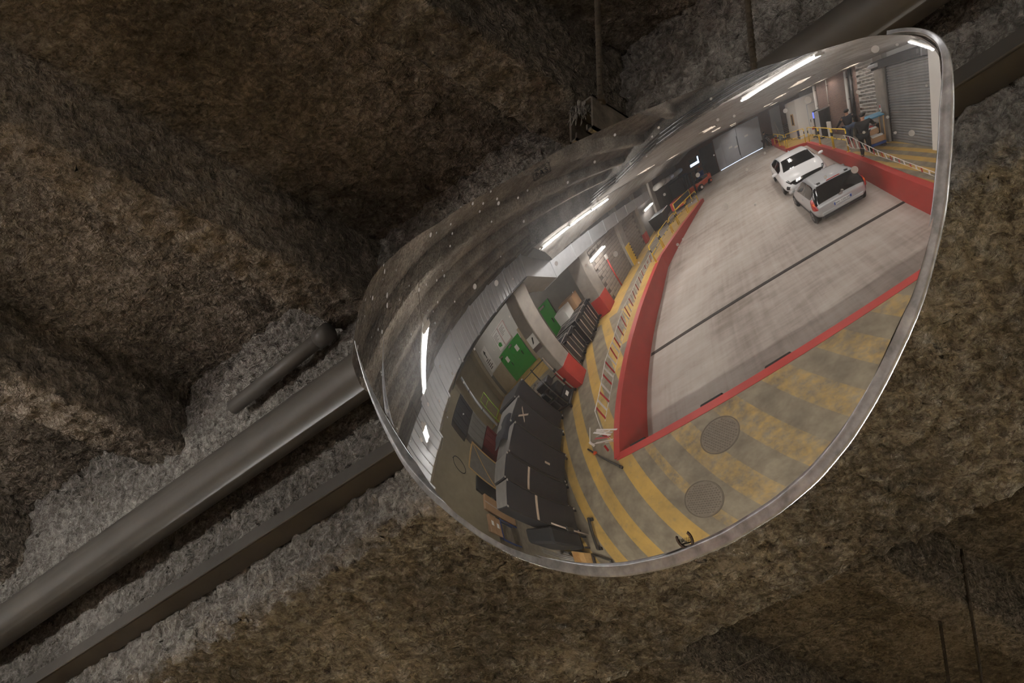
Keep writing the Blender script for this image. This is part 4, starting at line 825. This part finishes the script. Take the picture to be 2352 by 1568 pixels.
for k in range(9):
    a = Vector((random.uniform(-.08, .08), random.uniform(-.2, .25), random.uniform(-.05, .32))); b = a+Vector((random.uniform(-.12, .3), random.uniform(-.3, .1), random.uniform(-.4, -.1))); e = Vector((0, .03, .02))
    obj('streamer', MB().add([a-e, a+e, b+e, b-e], [(0, 1, 2, 3)]), 'tape_red' if k % 3 == 0 else 'tape_white', tb)
obj('cord', MB().path([(0, -.55, .25), (0, -.2, .02), (.05, 0, -.3), (.0, .1, -.1), (0, .3, .3), (-.02, -.1, .32)], .008, 6), 'tape_white', tb, True)
po = thing('floor_pole', 'dark thin pole lying on the yellow floor by the dock corner', 'pole', (-4.4, -3.28, .03)); obj('tube', MB().tube((-.62, -.46, 0), (.56, .43, 0), .022, 10), 'steel_dark', po, True); obj('end_cap', MB().tube((.56, .43, 0), (.62, .475, 0), .035, 10), 'black_plastic', po, True); obj('tie', MB().cbox(-.32, -.24, -.26, -.18, -.02, .05, .01), 'orange_paint', po)
# ================================================================== black cases on the left
def tall_case(x0, x1, y0, y1, h, label, strips=(), tilt=0.0, lid='case_top'):
    t = thing('flight_case', label, 'case', (x1, (y0+y1)/2, 0), tilt, 'tall black cases'); D, W = x1-x0, (y1-y0)/2
    obj('shell', MB().cbox(-D, 0, -W, W, .12, h, .025), 'case_black', t); obj('lid', MB().cbox(-D+.02, -.02, -W+.02, W-.02, h, h+.012, .004), lid, t)
    for y in (-W, W):
        obj('edge', MB().cbox(-.015, .008, y-.015, y+.015, .12, h, .004), 'steel_dark', t)
        for x in (-.1, -D+.1):
            c = obj('caster', MB().lathe([(.05, -.02), (.05, .02)], (x, y*.85, .05), 12, 'y'), 'rubber', t); obj('fork', MB().cbox(x-.03, x+.03, y*.85-.035, y*.85+.035, .07, .12, .006), 'steel_dark', c)
    for z in (.13, h-.005): obj('corner', MB().cbox(-.03, .012, -W-.005, -W+.05, z-.03, z+.01, .008).cbox(-.03, .012, W-.05, W+.005, z-.03, z+.01, .008), 'aluminium', t)
    for (ya, yb, za, zb) in strips:
        if za == zb: obj('pale_strip', MB().box(0, .005, ya, yb, za-.03, za+.03), 'tape_pale', t); continue
        obj('pale_strip', MB().add([(.004, ya-.03, za), (.004, ya+.03, za), (.004, yb+.03, zb), (.004, yb-.03, zb), (.0, ya-.03, za), (.0, ya+.03, za), (.0, yb+.03, zb), (.0, yb-.03, zb)], [(0, 1, 2, 3), (4, 7, 6, 5), (0, 4, 5, 1), (1, 5, 6, 2), (2, 6, 7, 3), (3, 7, 4, 0)]), 'tape_pale', t)
    return t
tall_case(-7.0, -5.72, -2.26, -1.60, 1.97, 'tall black case with a pale vertical strap, nearest the junk pile', [(-.30, .31, 1.17, 1.17)])
tall_case(-7.2, -5.96, -2.98, -2.32, 1.97, 'tall black case with a pale strap, second from the junk pile', [(-.31, .28, 1.28, 1.28)])
tall_case(-7.4, -6.02, -3.88, -3.04, 1.9, 'tall black case half under the dark cloth, middle of the row', [(.1, .1, .62, .78)], 0.02)
tall_case(-7.95, -6.35, -4.78, -3.98, 1.95, 'tall black case marked with a pale taped cross', [(-.2, .12, 1.72, 1.5), (-.15, .1, 1.45, 1.75)], 0.05)
tall_case(-8.3, -6.62, -5.48, -4.84, 2.0, 'tall black case beside the stage equipment trolley', [], 0.08, 'case_felt')
# draped cloth
V = np.array([[(-6.35-1.5*a+.02*math.sin(9*b), -4.25+.8*b, 1.995+.05*math.sin(5*a+4*b)*math.cos(3*b)-(.35*max(0, (0.12-a))*3)) for b in np.linspace(0, 1, 16)] for a in np.linspace(-.02, .9, 20)])
cl = obj('dark_cloth', MB().grid(V), 'cloth_dark', None, True); cl.modifiers.new('thick', 'SOLIDIFY').thickness = .012; tag(cl, 'crumpled dark cloth lying over the tops of two tall cases', 'cloth')
# low covered trolley and straps at the near end
t = thing('covered_trolley', 'low trolley under a dark cover at the end of the case row', 'trolley', (-6.1, -1.32, 0)); obj('cover', MB().cbox(-1.35, .55, -.22, .22, .18, 1.0, .06), 'cloth_black', t); obj('bar', MB().tube((.62, -.28, .95), (.62, -.2, .02), .022, 10), 'tape_pale', t, True)
obj('clamp', MB().cbox(.57, .69, -.31, -.18, .42, .6, .02), 'steel_dark', t)
for x in (-1.2, .45): obj('caster', MB().lathe([(.07, -.02), (.07, .02)], (x, .15, .07), 12, 'y'), 'rubber', t); obj('caster', MB().lathe([(.07, -.02), (.07, .02)], (x, -.15, .07), 12, 'y'), 'rubber', t)
t = thing('floor_bar', 'dark metal bar with feet lying along the yellow stripe', 'bar', (-5.2, -1.5, 0)); obj('rail', MB().cbox(-.04, .04, -.42, .42, .05, .1, .01), 'steel_dark', t); [obj('foot', MB().cbox(-.1, .1, y-.04, y+.04, 0, .05, .01), 'rubber', t) for y in (-.38, .38)]
# junk pile
random.seed(9)
t = thing('wooden_crate', 'open wooden crate in the junk pile', 'crate', (-6.0, -.83, 0), .1)
for a in ((-.3, .3, -.22, -.2, .02, .22), (-.3, .3, .2, .22, .02, .22), (-.3, -.28, -.2, .2, .02, .22), (.28, .3, -.2, .2, .02, .22), (-.28, .28, -.2, .2, .02, .04)): obj('plank', MB().cbox(*a, .004), 'wood_pale', t)
t = thing('long_tubes', 'pale tubes leaning across the junk pile', 'tubes', (-6.75, -.9, .28)); [obj('tube', MB().tube((-.75, -.12+.05*k, .3), (.55, .02+.05*k, 0), .016, 8), 'aluminium', t, True) for k in range(3)]
t = thing('crumpled_sheet', 'crumpled grey sheet on the junk pile', 'sheet', (-7.0, -.85, 0)); V = np.array([[(.8*(a-.5), .45*(b-.5), .12+.12*vnoise(np.array([[a*5, b*5, .3]]), 4)[0]*2) for b in np.linspace(0, 1, 14)] for a in np.linspace(0, 1, 18)]); obj('sheet', MB().grid(V), 'case_top', t, True)
t = thing('picture_mount', 'flat dark rectangular mount lying beside the wooden crate', 'mount', (-5.3, -.72, .02), .3); [obj('bar', MB().cbox(*a, .008), 'steel_dark', t) for a in ((-.35, .35, -.2, -.15, 0, .06), (-.35, .35, .15, .2, 0, .06), (-.35, -.3, -.15, .15, 0, .06), (.3, .35, -.15, .15, 0, .06))]
# ---- stage equipment trolley by the first column
t = thing('equipment_trolley', 'black trolley stacked with stage equipment beside the red column base', 'trolley', (-6.55, -5.98, 0))
obj('deck', MB().cbox(-.55, .4, -.32, .32, .12, .2, .02), 'black_plastic', t)
for (x, y) in ((.32, -.36), (-.5, -.36), (.32, .3), (-.5, .3)): obj('post', MB().tube((x, y, .1), (x, y, 1.72 if y < 0 else 1.4), .022, 10), 'tape_pale' if x > 0 and y < 0 else 'steel_dark', t, True); obj('caster', MB().lathe([(.055, -.02), (.055, .02)], (x, y, .055), 12, 'y'), 'rubber', t)
for z in (.95, 1.66): obj('crossbar', MB().tube((.32, -.36, z), (-.95, -.1, z+.05), .018, 8), 'steel_dark', t, True)
obj('clamp', MB().cbox(.27, .37, -.41, -.31, 1.05, 1.15, .02), 'steel_dark', t); obj('clamp', MB().cbox(.27, .37, -.41, -.31, .55, .65, .02), 'steel_dark', t)
for k, (a, b, z0, z1) in enumerate(((-.5, .0, .2, .6), (.02, .36, .2, .52), (-.48, -.1, .62, .95), (-.06, .34, .55, .86), (-.4, .25, .97, 1.25))): obj('equipment_box', MB().cbox(a, b, -.28+.03*k, .28-.03*k, z0, z1, .03), 'cloth_black' if k % 2 else 'case_black', t)
random.seed(4); [obj('reflector', MB().lathe([(.012, -.02), (.05, .0), (.02, .03)], (random.uniform(-.6, -.2), random.uniform(-.1, .3), random.uniform(1.25, 1.45)), 10), 'chrome', t, True) for k in range(7)]
obj('label_card', MB().box(.365, .37, -.06, .1, .3, .42), 'paper', t)
# ---- wheeled cases between the columns
def wheeled_case(x, y0, y1, h, label, d=1.15):
    t = thing('wheeled_case', label, 'case', (x, (y0+y1)/2, 0), 0, 'wheeled black cases between the columns'); W = (y1-y0)/2-.01
    obj('shell', MB().cbox(-d, 0, -W, W, .06, h, .02), 'case_black', t)
    for y in (-W, W):
        obj('edge', MB().cbox(-.012, .012, y-.012, y+.012, .06, h, .004), 'aluminium', t); obj('top_edge', MB().cbox(-d, 0, y-.015, y+.015, h-.01, h+.015, .004), 'aluminium', t)
        for z in (.16, h-.12):
            c = obj('caster', MB().lathe([(.055, -.02), (.055, .02)], (.09, y*.74, z), 12, 'y'), 'rubber', t); obj('mount', MB().cbox(0, .05, y*.74-.05, y*.74+.05, z-.05, z+.05, .008), 'steel_dark', c)
    for x_ in (-.01, -d+.01, -d/2): obj('top_bar', MB().cbox(x_-.015, x_+.015, -W, W, h-.01, h+.015, .004), 'aluminium', t)
    obj('top_brace', MB().add([(-d+.05, -W+.03, h+.012), (-d+.1, -W+.02, h+.012), (-.05, W-.03, h+.012), (-.1, W-.02, h+.012)], [(0, 1, 2, 3)]), 'aluminium', t)
    obj('strap', MB().box(0, .012, -.016, .016, .2, h-.2), 'tape_pale', t)
wheeled_case(-6.30, -8.02, -7.48, 1.27, 'wheeled black case next to the first red column')
wheeled_case(-6.38, -8.58, -8.05, 1.18, 'wheeled black case set back, second from the first red column')
wheeled_case(-6.18, -9.18, -8.62, 1.24, 'wheeled black case, middle of the row')
wheeled_case(-6.26, -9.72, -9.2, 1.24, 'wheeled black case under the white box')
wheeled_case(-6.34, -10.24, -9.75, 1.24, 'wheeled black case against the second column', .9)
t = thing('white_box', 'plain white box standing on the wheeled cases', 'box', (-7.15, -9.55, 1.26)); obj('carton', MB().cbox(-.3, .3, -.25, .25, 0, .55, .01), 'white_panel', t); obj('flap', MB().box(-.3, .3, -.006, .006, .55, .556), 'paper', t)
t = thing('cardboard_box', 'brown cardboard box with a paper label on the wheeled cases', 'box', (-7.05, -10.12, 1.27)); obj('carton', MB().cbox(-.45, .4, -.2, .25, 0, .62, .01), 'cardboard', t); obj('label_sheet', MB().box(-.1, .1, .25, .254, .2, .42), 'paper', t); obj('tape_strip', MB().box(-.45, .4, -.01, .05, .62, .624), 'tape_pale', t)
# ================================================================== things deep in the side hall
def stack_box(name, label, x0, x1, y0, y1, z0, z1, m, ribs=4):
    t = thing(name, label, 'container', (x1, (y0+y1)/2, z0)); W = (y1-y0)/2; obj('shell', MB().cbox(x0-x1, 0, -W, W, 0, z1-z0, .03), m, t)
    for k in range(ribs): y = -W+2*W*(k+.5)/ribs; obj('rib', MB().cbox(0, .025, y-.03, y+.03, .04, z1-z0-.04, .008), m, t)
stack_box('storage_container', 'dark red container at the bottom of the hall stack', -14, -13, -6.4, -5.3, 0, 1.62, 'curtain_red')
stack_box('storage_container', 'grey container in the middle of the hall stack', -14, -13, -6.3, -5.1, 1.63, 2.72, 'wall_shade')
stack_box('storage_container', 'black container on top of the hall stack', -14, -13, -6.3, -4.85, 2.73, 3.85, 'case_black')
t = thing('clear_panel', 'clear plastic panel in a pale wooden frame in the side hall', 'panel', (-12, -4.0, 0)); obj('sheet', MB().box(-.02, 0, -.6, .6, .8, 2.4), 'case_top', t)
for a in ((-.03, .03, -.62, -.56, .0, 2.45), (-.03, .03, .56, .62, .0, 2.45), (-.03, .03, -.6, .6, 2.38, 2.45), (-.03, .03, -.6, .6, .75, .82)): obj('frame_bar', MB().cbox(*a, .006), 'wood_pale', t)
obj('brace', MB().tube((.02, -.55, 2.35), (.02, .55, .85), .025, 8), 'wood_pale', t)
t = thing('black_cabinet', 'black cabinet beside the clear panel', 'cabinet', (-12.3, -3.15, 0)); obj('shell', MB().cbox(-.5, .0, -.35, .35, 0, 1.9, .02), 'case_black', t); obj('door', MB().cbox(0, .02, -.32, .32, .1, 1.85, .005), 'black_plastic', t); obj('handle', MB().tube((.04, .25, .9), (.04, .25, 1.1), .012), 'aluminium', t)
t = thing('tall_carton', 'tall plain cardboard carton in the side hall', 'box', (-11.75, -2.43, 0)); obj('carton', MB().cbox(-.7, 0, -.34, .34, 0, 1.55, .01), 'cardboard', t); obj('tape_strip', MB().box(0, .004, -.03, .03, .0, 1.55), 'tape_pale', t)
t = thing('blue_table', 'blue steel table carrying small cartons', 'table', (-12.2, -1.55, 0)); obj('top', MB().cbox(-.5, .5, -.5, .5, .82, .88, .01), 'blue_dark', t); [obj('leg', MB().cbox(x-.03, x+.03, y-.03, y+.03, 0, .82, .005), 'blue_dark', t) for x in (-.45, .45) for y in (-.45, .45)]
for k in range(4):
    q = thing('small_carton', 'small brown carton on the blue table, %s' % ('bottom row by the wall', 'bottom row in front', 'upper one by the wall', 'upper one in front')[k], 'box', (-12.45+.5*(k % 2), -1.55, .88+.27*(k//2)), 0, 'cartons on the blue table'); obj('carton', MB().cbox(-.22, .22, -.4, .4, 0, .26, .008), 'cardboard', q); obj('label_sheet', MB().box(.221, .224, -.15, .05, .08, .2), 'paper', q)
t = thing('lime_trolley', 'lime green tube trolley in the dim side hall', 'trolley', (-13, -7.35, 0)); [obj('upright', MB().tube((0, y, .1), (0, y, 2.5), .025, 8), 'lime', t, True) for y in (-.26, .26)]; [obj('rung', MB().tube((0, -.26, z), (0, .26, z), .022, 8), 'lime', t, True) for z in (.5, 1.2, 2.05, 2.48)]; obj('base', MB().cbox(-.1, .5, -.3, .3, .06, .12, .01), 'lime', t)
t = thing('hall_pipe', 'pale vertical pipe in the side hall behind the cases', 'pipe', (-13, -6.85, 0)); obj('run', MB().tube((0, 0, 0), (0, 0, 4.2), .07, 14), 'galvanised', t, True); [obj('clip', MB().lathe([(.085, -.02), (.085, .02)], (0, 0, z), 14), 'steel_dark', t) for z in (1, 2.2, 3.4)]
t = thing('cable_loop', 'loop of black cable hanging on the beige wall', 'cable', (-16.95, -4.15, 2.75)); obj('loop', MB().path([(0, .35*math.cos(a), .55*math.sin(a)) for a in np.linspace(0, 2*math.pi, 25)], .02, 6), 'black_plastic', t, True); obj('hook', MB().tube((0, 0, .55), (-.05, 0, .6), .03, 8), 'steel_dark', t)
# ================================================================== right platform things
t = thing('cargo_cart', 'cart with a blue flat top and shelves of cartons beside the bending person', 'cart', (4.8, -11.08, 0), .25)
obj('deck', MB().cbox(-.3, .35, -.5, .5, .18, .3, .02), 'blue_dark', t); obj('top', MB().cbox(-.32, .37, -.5, .5, 1.52, 1.58, .01), 'blue_paint', t)
for x in (-.28, .33):
    for y in (-.46, .46): obj('post', MB().tube((x, y, .28), (x, y, 1.53), .02, 8), 'wood_pale', t, True)
for x in (-.22, .27):
    for y in (-.4, .4): obj('wheel', MB().lathe([(.09, -.025), (.09, .025)], (x, y, .09), 14, 'y'), 'rubber', t)
for k, (x, y, z) in enumerate(((.0, -.24, .305), (.02, .22, .305), (.0, -.2, .64))):
    q = thing('paper_carton', 'open carton of white paper on the cart, %s' % ('lower one by the wall', 'lower one by the person', 'upper one')[k], 'box', (4.8+x, -11.08+y, z), .25, 'cartons on the cart'); obj('carton', MB().cbox(-.25, .25, -.19, .19, 0, .26, .008), 'cardboard', q); obj('paper', MB().cbox(-.2, .2, -.15, .15, .26, .32, .02), 'paper', q)
t = thing('fire_cabinet', 'red and black cabinet standing against the pale pier', 'cabinet', (5.22, -11.98, 0)); obj('shell', MB().cbox(-.1, .22, -.2, .2, .06, .92, .015), 'black_plastic', t); obj('front', MB().cbox(-.13, -.1, -.2, .2, .08, .9, .01), 'red_paint', t); obj('handle', MB().tube((-.16, .12, .5), (-.16, .12, .65), .012), 'black_plastic', t)
t = thing('small_placard', 'small red and white placard on the pale pier', 'sign', (5.26, -11.3, 1.75)); obj('plate', MB().box(-.008, .01, -.07, .07, -.18, .18), 'paper', t); obj('red_field', MB().box(-.011, -.008, -.06, .06, .02, .17), 'red_paint', t); obj('green_field', MB().box(-.011, -.008, -.06, .02, -.16, -.06), 'green_sign', t)
for y, r, m, lb in ((-14.32, .09, 'steel_dark', 'dark downpipe at the edge of the brick wall'), (-14.88, .085, 'white_panel', 'white downpipe on the brick wall beside the dark one'), (-21.0, .1, 'white_panel', 'white downpipe beside the white cabin'), (-18.2, .025, 'white_panel', 'thin pale conduit running down to the vending machine')):
    t = thing('downpipe', lb, 'pipe', (5.33, y, 0), 0, 'pipes on the right wall'); obj('run', MB().tube((0, 0, 2.3 if r < .05 else .1), (0, 0, 4.36), r, 12), m, t, True); [obj('bracket', MB().cbox(-.02, .08, -r-.02, r+.02, z-.02, z+.02, .004), 'steel_dark', t) for z in (2.5, 3.9)]
t = thing('vending_machine', 'grey machine with dark glowing front on the right platform', 'machine', (5.08, -19.0, 0)); obj('shell', MB().cbox(-.3, .35, -.5, .45, .05, 2.25, .03), 'steel_dark', t); obj('front', MB().cbox(-.34, -.3, -.5, .45, .1, 2.2, .01), 'gate_grey', t); obj('screen', MB().box(-.25, .1, -.512, -.505, 1.5, 2.1), 'screen_glow', t)
t = thing('display_column', 'slim dark column with a bluish screen beside the grey machine', 'display', (5.0, -19.95, 0)); obj('shell', MB().cbox(-.2, .2, -.2, .2, 0, 2.3, .02), 'black_plastic', t); obj('screen', MB().box(-.206, -.2, -.15, .15, 1.7, 2.2), 'screen_glow', t)
t = thing('folding_panel', 'white board leaning behind the walking person', 'board', (5.0, -17.6, 0)); obj('board', MB().cbox(-.03, .03, -.35, .35, .12, 1.25, .01), 'paper', t); obj('stand', MB().cbox(-.2, .2, -.1, .1, 0, .12, .01), 'white_panel', t)
t = thing('fire_extinguisher', 'red extinguisher post by the white cabin door', 'extinguisher', (4.9, -20.9, 0)); obj('cylinder', MB().lathe([(.09, .05), (.09, .6), (.03, .68)], n=14), 'paper', t, True); obj('head', MB().lathe([(.1, .7), (.1, .9), (.03, .95)], n=12), 'red_paint', t); obj('stand', MB().cbox(-.12, .12, -.12, .12, 0, .05, .01), 'black_plastic', t)
# white cabin
t = thing('white_cabin', 'white site cabin with a door at the end of the right platform', 'cabin', (4.35, -27.4, 0)); obj('shell', MB().cbox(0, 2.15, 0, 4.5, 0, 3.85, .02), 'white_panel', t)
d = obj('door', MB().cbox(.8, 1.85, 4.5, 4.53, .02, 2.9, .008), 'white_panel', t); obj('door_frame', MB().box(.74, .8, 4.5, 4.515, 0, 2.96).box(1.85, 1.91, 4.5, 4.515, 0, 2.96).box(.74, 1.91, 4.5, 4.515, 2.9, 2.96), 'gate_grey', d); obj('handle', MB().cbox(.86, .9, 4.53, 4.58, 1.15, 1.45, .005), 'steel_dark', d)
wn = obj('window', MB().box(-.02, .0, 2.0, 3.2, 1.4, 2.6), 'wood_pale', t); obj('pane', MB().box(-.03, -.02, 2.4, 2.9, 1.5, 2.5), 'car_glass', wn); obj('vent', MB().box(-.02, 0, 3.6, 4.4, .1, .95), 'blue_dark', t); obj('roof_trim', MB().cbox(-.03, 2.18, -.03, 4.53, 3.85, 3.9, .01), 'gate_grey', t)
t = thing('steel_stairs', 'open steel stair behind the yellow floor at the far end', 'stairs', (3.9, -30.4, -.25)); [obj('tread', MB().cbox(0, 1.4, -.25*k, -.25*k+.28, .2*k+.16, .2*k+.2, .005), 'gate_grey', t) for k in range(8)]; obj('stringer', MB().add([(0, .3, 0), (0, .05, 0), (0, -2.0, 1.7), (0, -1.75, 1.7)], [(0, 1, 2, 3)]), 'gate_grey', t); obj('hand_rail', MB().path([(0, .2, .1), (0, .2, 1.1), (0, -1.8, 2.6)], .03, 8), 'white_panel', t, True)
struct('wall_grey_panel', MB().box(3.6, 4.6, -32.6, -32.5, -.25, 4.2), 'gate_grey', label='flat grey panel wall behind the steel stair')
t = thing('hand_truck', 'pale hand truck pulled by the person near the gate', 'hand truck', (3.25, -31.0, -.25), .4)
for y in (-.2, .2): obj('side_tube', MB().tube((0, y, .12), (-.5, y, 1.25), .025, 8), 'aluminium', t, True); obj('wheel', MB().lathe([(.13, -.03), (.13, .03)], (.02, y*1.1, .13), 14, 'y'), 'rubber', t)
for f in (.1, .4, .7, .98): obj('rung', MB().tube((-.5*f, -.2, .12+1.13*f), (-.5*f, .2, .12+1.13*f), .02, 8), 'aluminium', t, True)
obj('toe_plate', MB().cbox(0, .28, -.22, .22, .02, .05, .005), 'aluminium', t)
t = thing('red_drum', 'red drum beside the hand truck at the far end', 'drum', (3.35, -30.1, -.25)); obj('barrel', MB().lathe([(.28, 0), (.3, .05), (.28, .1), (.28, .75), (.3, .8), (.28, .85)], n=20), 'red_paint', t); obj('lid', MB().lathe([(.26, .85), (.26, .88)], n=20), 'black_plastic', t)
# ================================================================== forklift and things at the far left
t = thing('forklift', 'orange and black forklift parked behind the left railings', 'forklift', (-3.5, -27.2, -.25), math.radians(115))
obj('chassis', MB().cbox(-1.15, 1.0, -.55, .55, .25, .85, .08), 'orange_paint', t); obj('counterweight', MB().cbox(-1.45, -.9, -.55, .55, .3, 1.15, .15), 'orange_paint', t); obj('hood', MB().cbox(-.95, .1, -.5, .5, .85, 1.15, .08), 'black_plastic', t)
obj('seat', MB().cbox(-.75, -.2, -.28, .28, 1.15, 1.3, .05), 'blue_dark', t); obj('seat_back', MB().cbox(-.85, -.72, -.28, .28, 1.25, 1.8, .05), 'blue_dark', t); obj('steering_column', MB().tube((.55, 0, .85), (.35, 0, 1.5), .04), 'black_plastic', t)
for s_ in (-1, 1):
    obj('guard_post', MB().path([(-1.0, s_*.5, 1.1), (-.85, s_*.5, 2.2), (.45, s_*.5, 2.3), (.75, s_*.5, .9)], .04, 8), 'black_plastic', t, True)
    obj('mast_rail', MB().cbox(1.02, 1.14, s_*.32-.05, s_*.32+.05, .1, 2.35, .01), 'black_plastic', t); obj('fork', MB().cbox(1.14, 2.1, s_*.22-.05, s_*.22+.05, .08, .13, .01), 'steel_dark', t)
    for x, r in ((.75, .33), (-.85, .27)):
        wv = obj('wheel', MB().lathe([(r*.5, -.12), (r, -.1), (r, .1), (r*.5, .12)], (x, s_*.58, r), 20, 'y'), 'rubber', t); obj('rim', MB().lathe([(r*.5, -.125), (r*.5, .125)], (x, s_*.58, r), 14, 'y'), 'orange_paint', wv)
for k in range(5): obj('roof_bar', MB().tube((-.8+.3*k, -.5, 2.22+.02*k), (-.8+.3*k, .5, 2.22+.02*k), .025, 6), 'black_plastic', t, True)
obj('beacon', MB().lathe([(.06, 0), (.06, .1), (.03, .13)], (-.8, 0, 2.25), 10), 'lamp_amber', t)
t = thing('mesh_gate', 'low yellow framed mesh panel behind the left railing end', 'gate', (-3.6, -22.6, 0), math.radians(102))
for a, b in (((0, 0, .1), (0, 0, 1.05)), ((0, 0, 1.05), (3.0, 0, 1.05)), ((3.0, 0, 1.05), (3.0, 0, .1)), ((0, 0, .55), (3.0, 0, .55))): obj('frame_tube', MB().tube(a, b, .03, 8), 'yellow_paint', t, True)
obj('panel', MB().box(.05, 2.95, -.01, .01, .58, 1.02), 'gate_dark', t)
t = thing('dark_bin', 'dark rubbish skip with a pale rim along the left wall', 'bin', (-5.3, -19.9, 0)); obj('tub', MB().add([(-.4, -.7, .05), (.3, -.7, .05), (.3, .7, .05), (-.4, .7, .05), (-.5, -.85, 1.1), (.45, -.85, 1.1), (.45, .85, 1.1), (-.5, .85, 1.1)], [(0, 3, 2, 1), (4, 5, 6, 7), (0, 1, 5, 4), (1, 2, 6, 5), (2, 3, 7, 6), (3, 0, 4, 7)]), 'black_plastic', t); obj('rim', MB().tube((.45, -.85, 1.1), (.45, .85, 1.1), .03, 8), 'paper', t)
t = thing('blue_curtain_box', 'dark bluish covered stack behind the forklift', 'stack', (-5.4, -29.0, -.25)); obj('cover', MB().cbox(-.5, .8, -1.4, 1.6, 0, 2.4, .08), 'cloth_dark', t); obj('skirt', MB().box(.801, .82, -1.3, 1.5, .2, .5), 'blue_dark', t)
t = thing('red_pallet_box', 'low red box between the left railing and the forklift', 'box', (-4.6, -23.4, 0)); obj('shell', MB().cbox(-.5, .5, -.9, .9, .05, .75, .03), 'red_paint', t); obj('lid', MB().cbox(-.52, .52, -.92, .92, .75, .8, .02), 'red_paint', t)
for k, (ya, yb) in enumerate(((-24.0, -21.8), (-27.0, -24.3), (-31.5, -27.5))):
    t = thing('overhead_pipe', 'pale lagged pipe length under the low ceiling, %s' % ('nearest', 'middle', 'farthest')[k], 'pipe', (-5.4, (ya+yb)/2, 2.95-.1*k), 0, 'lagged pipes at the far left'); obj('lagging', MB().tube((0, ya-(ya+yb)/2, 0), (0, yb-(ya+yb)/2, 0), .28, 16), 'white_wall' if k != 1 else 'galvanised', t, True); obj('collar', MB().tube((0, -.04, 0), (0, .04, 0), .3, 16), 'galvanised', t)
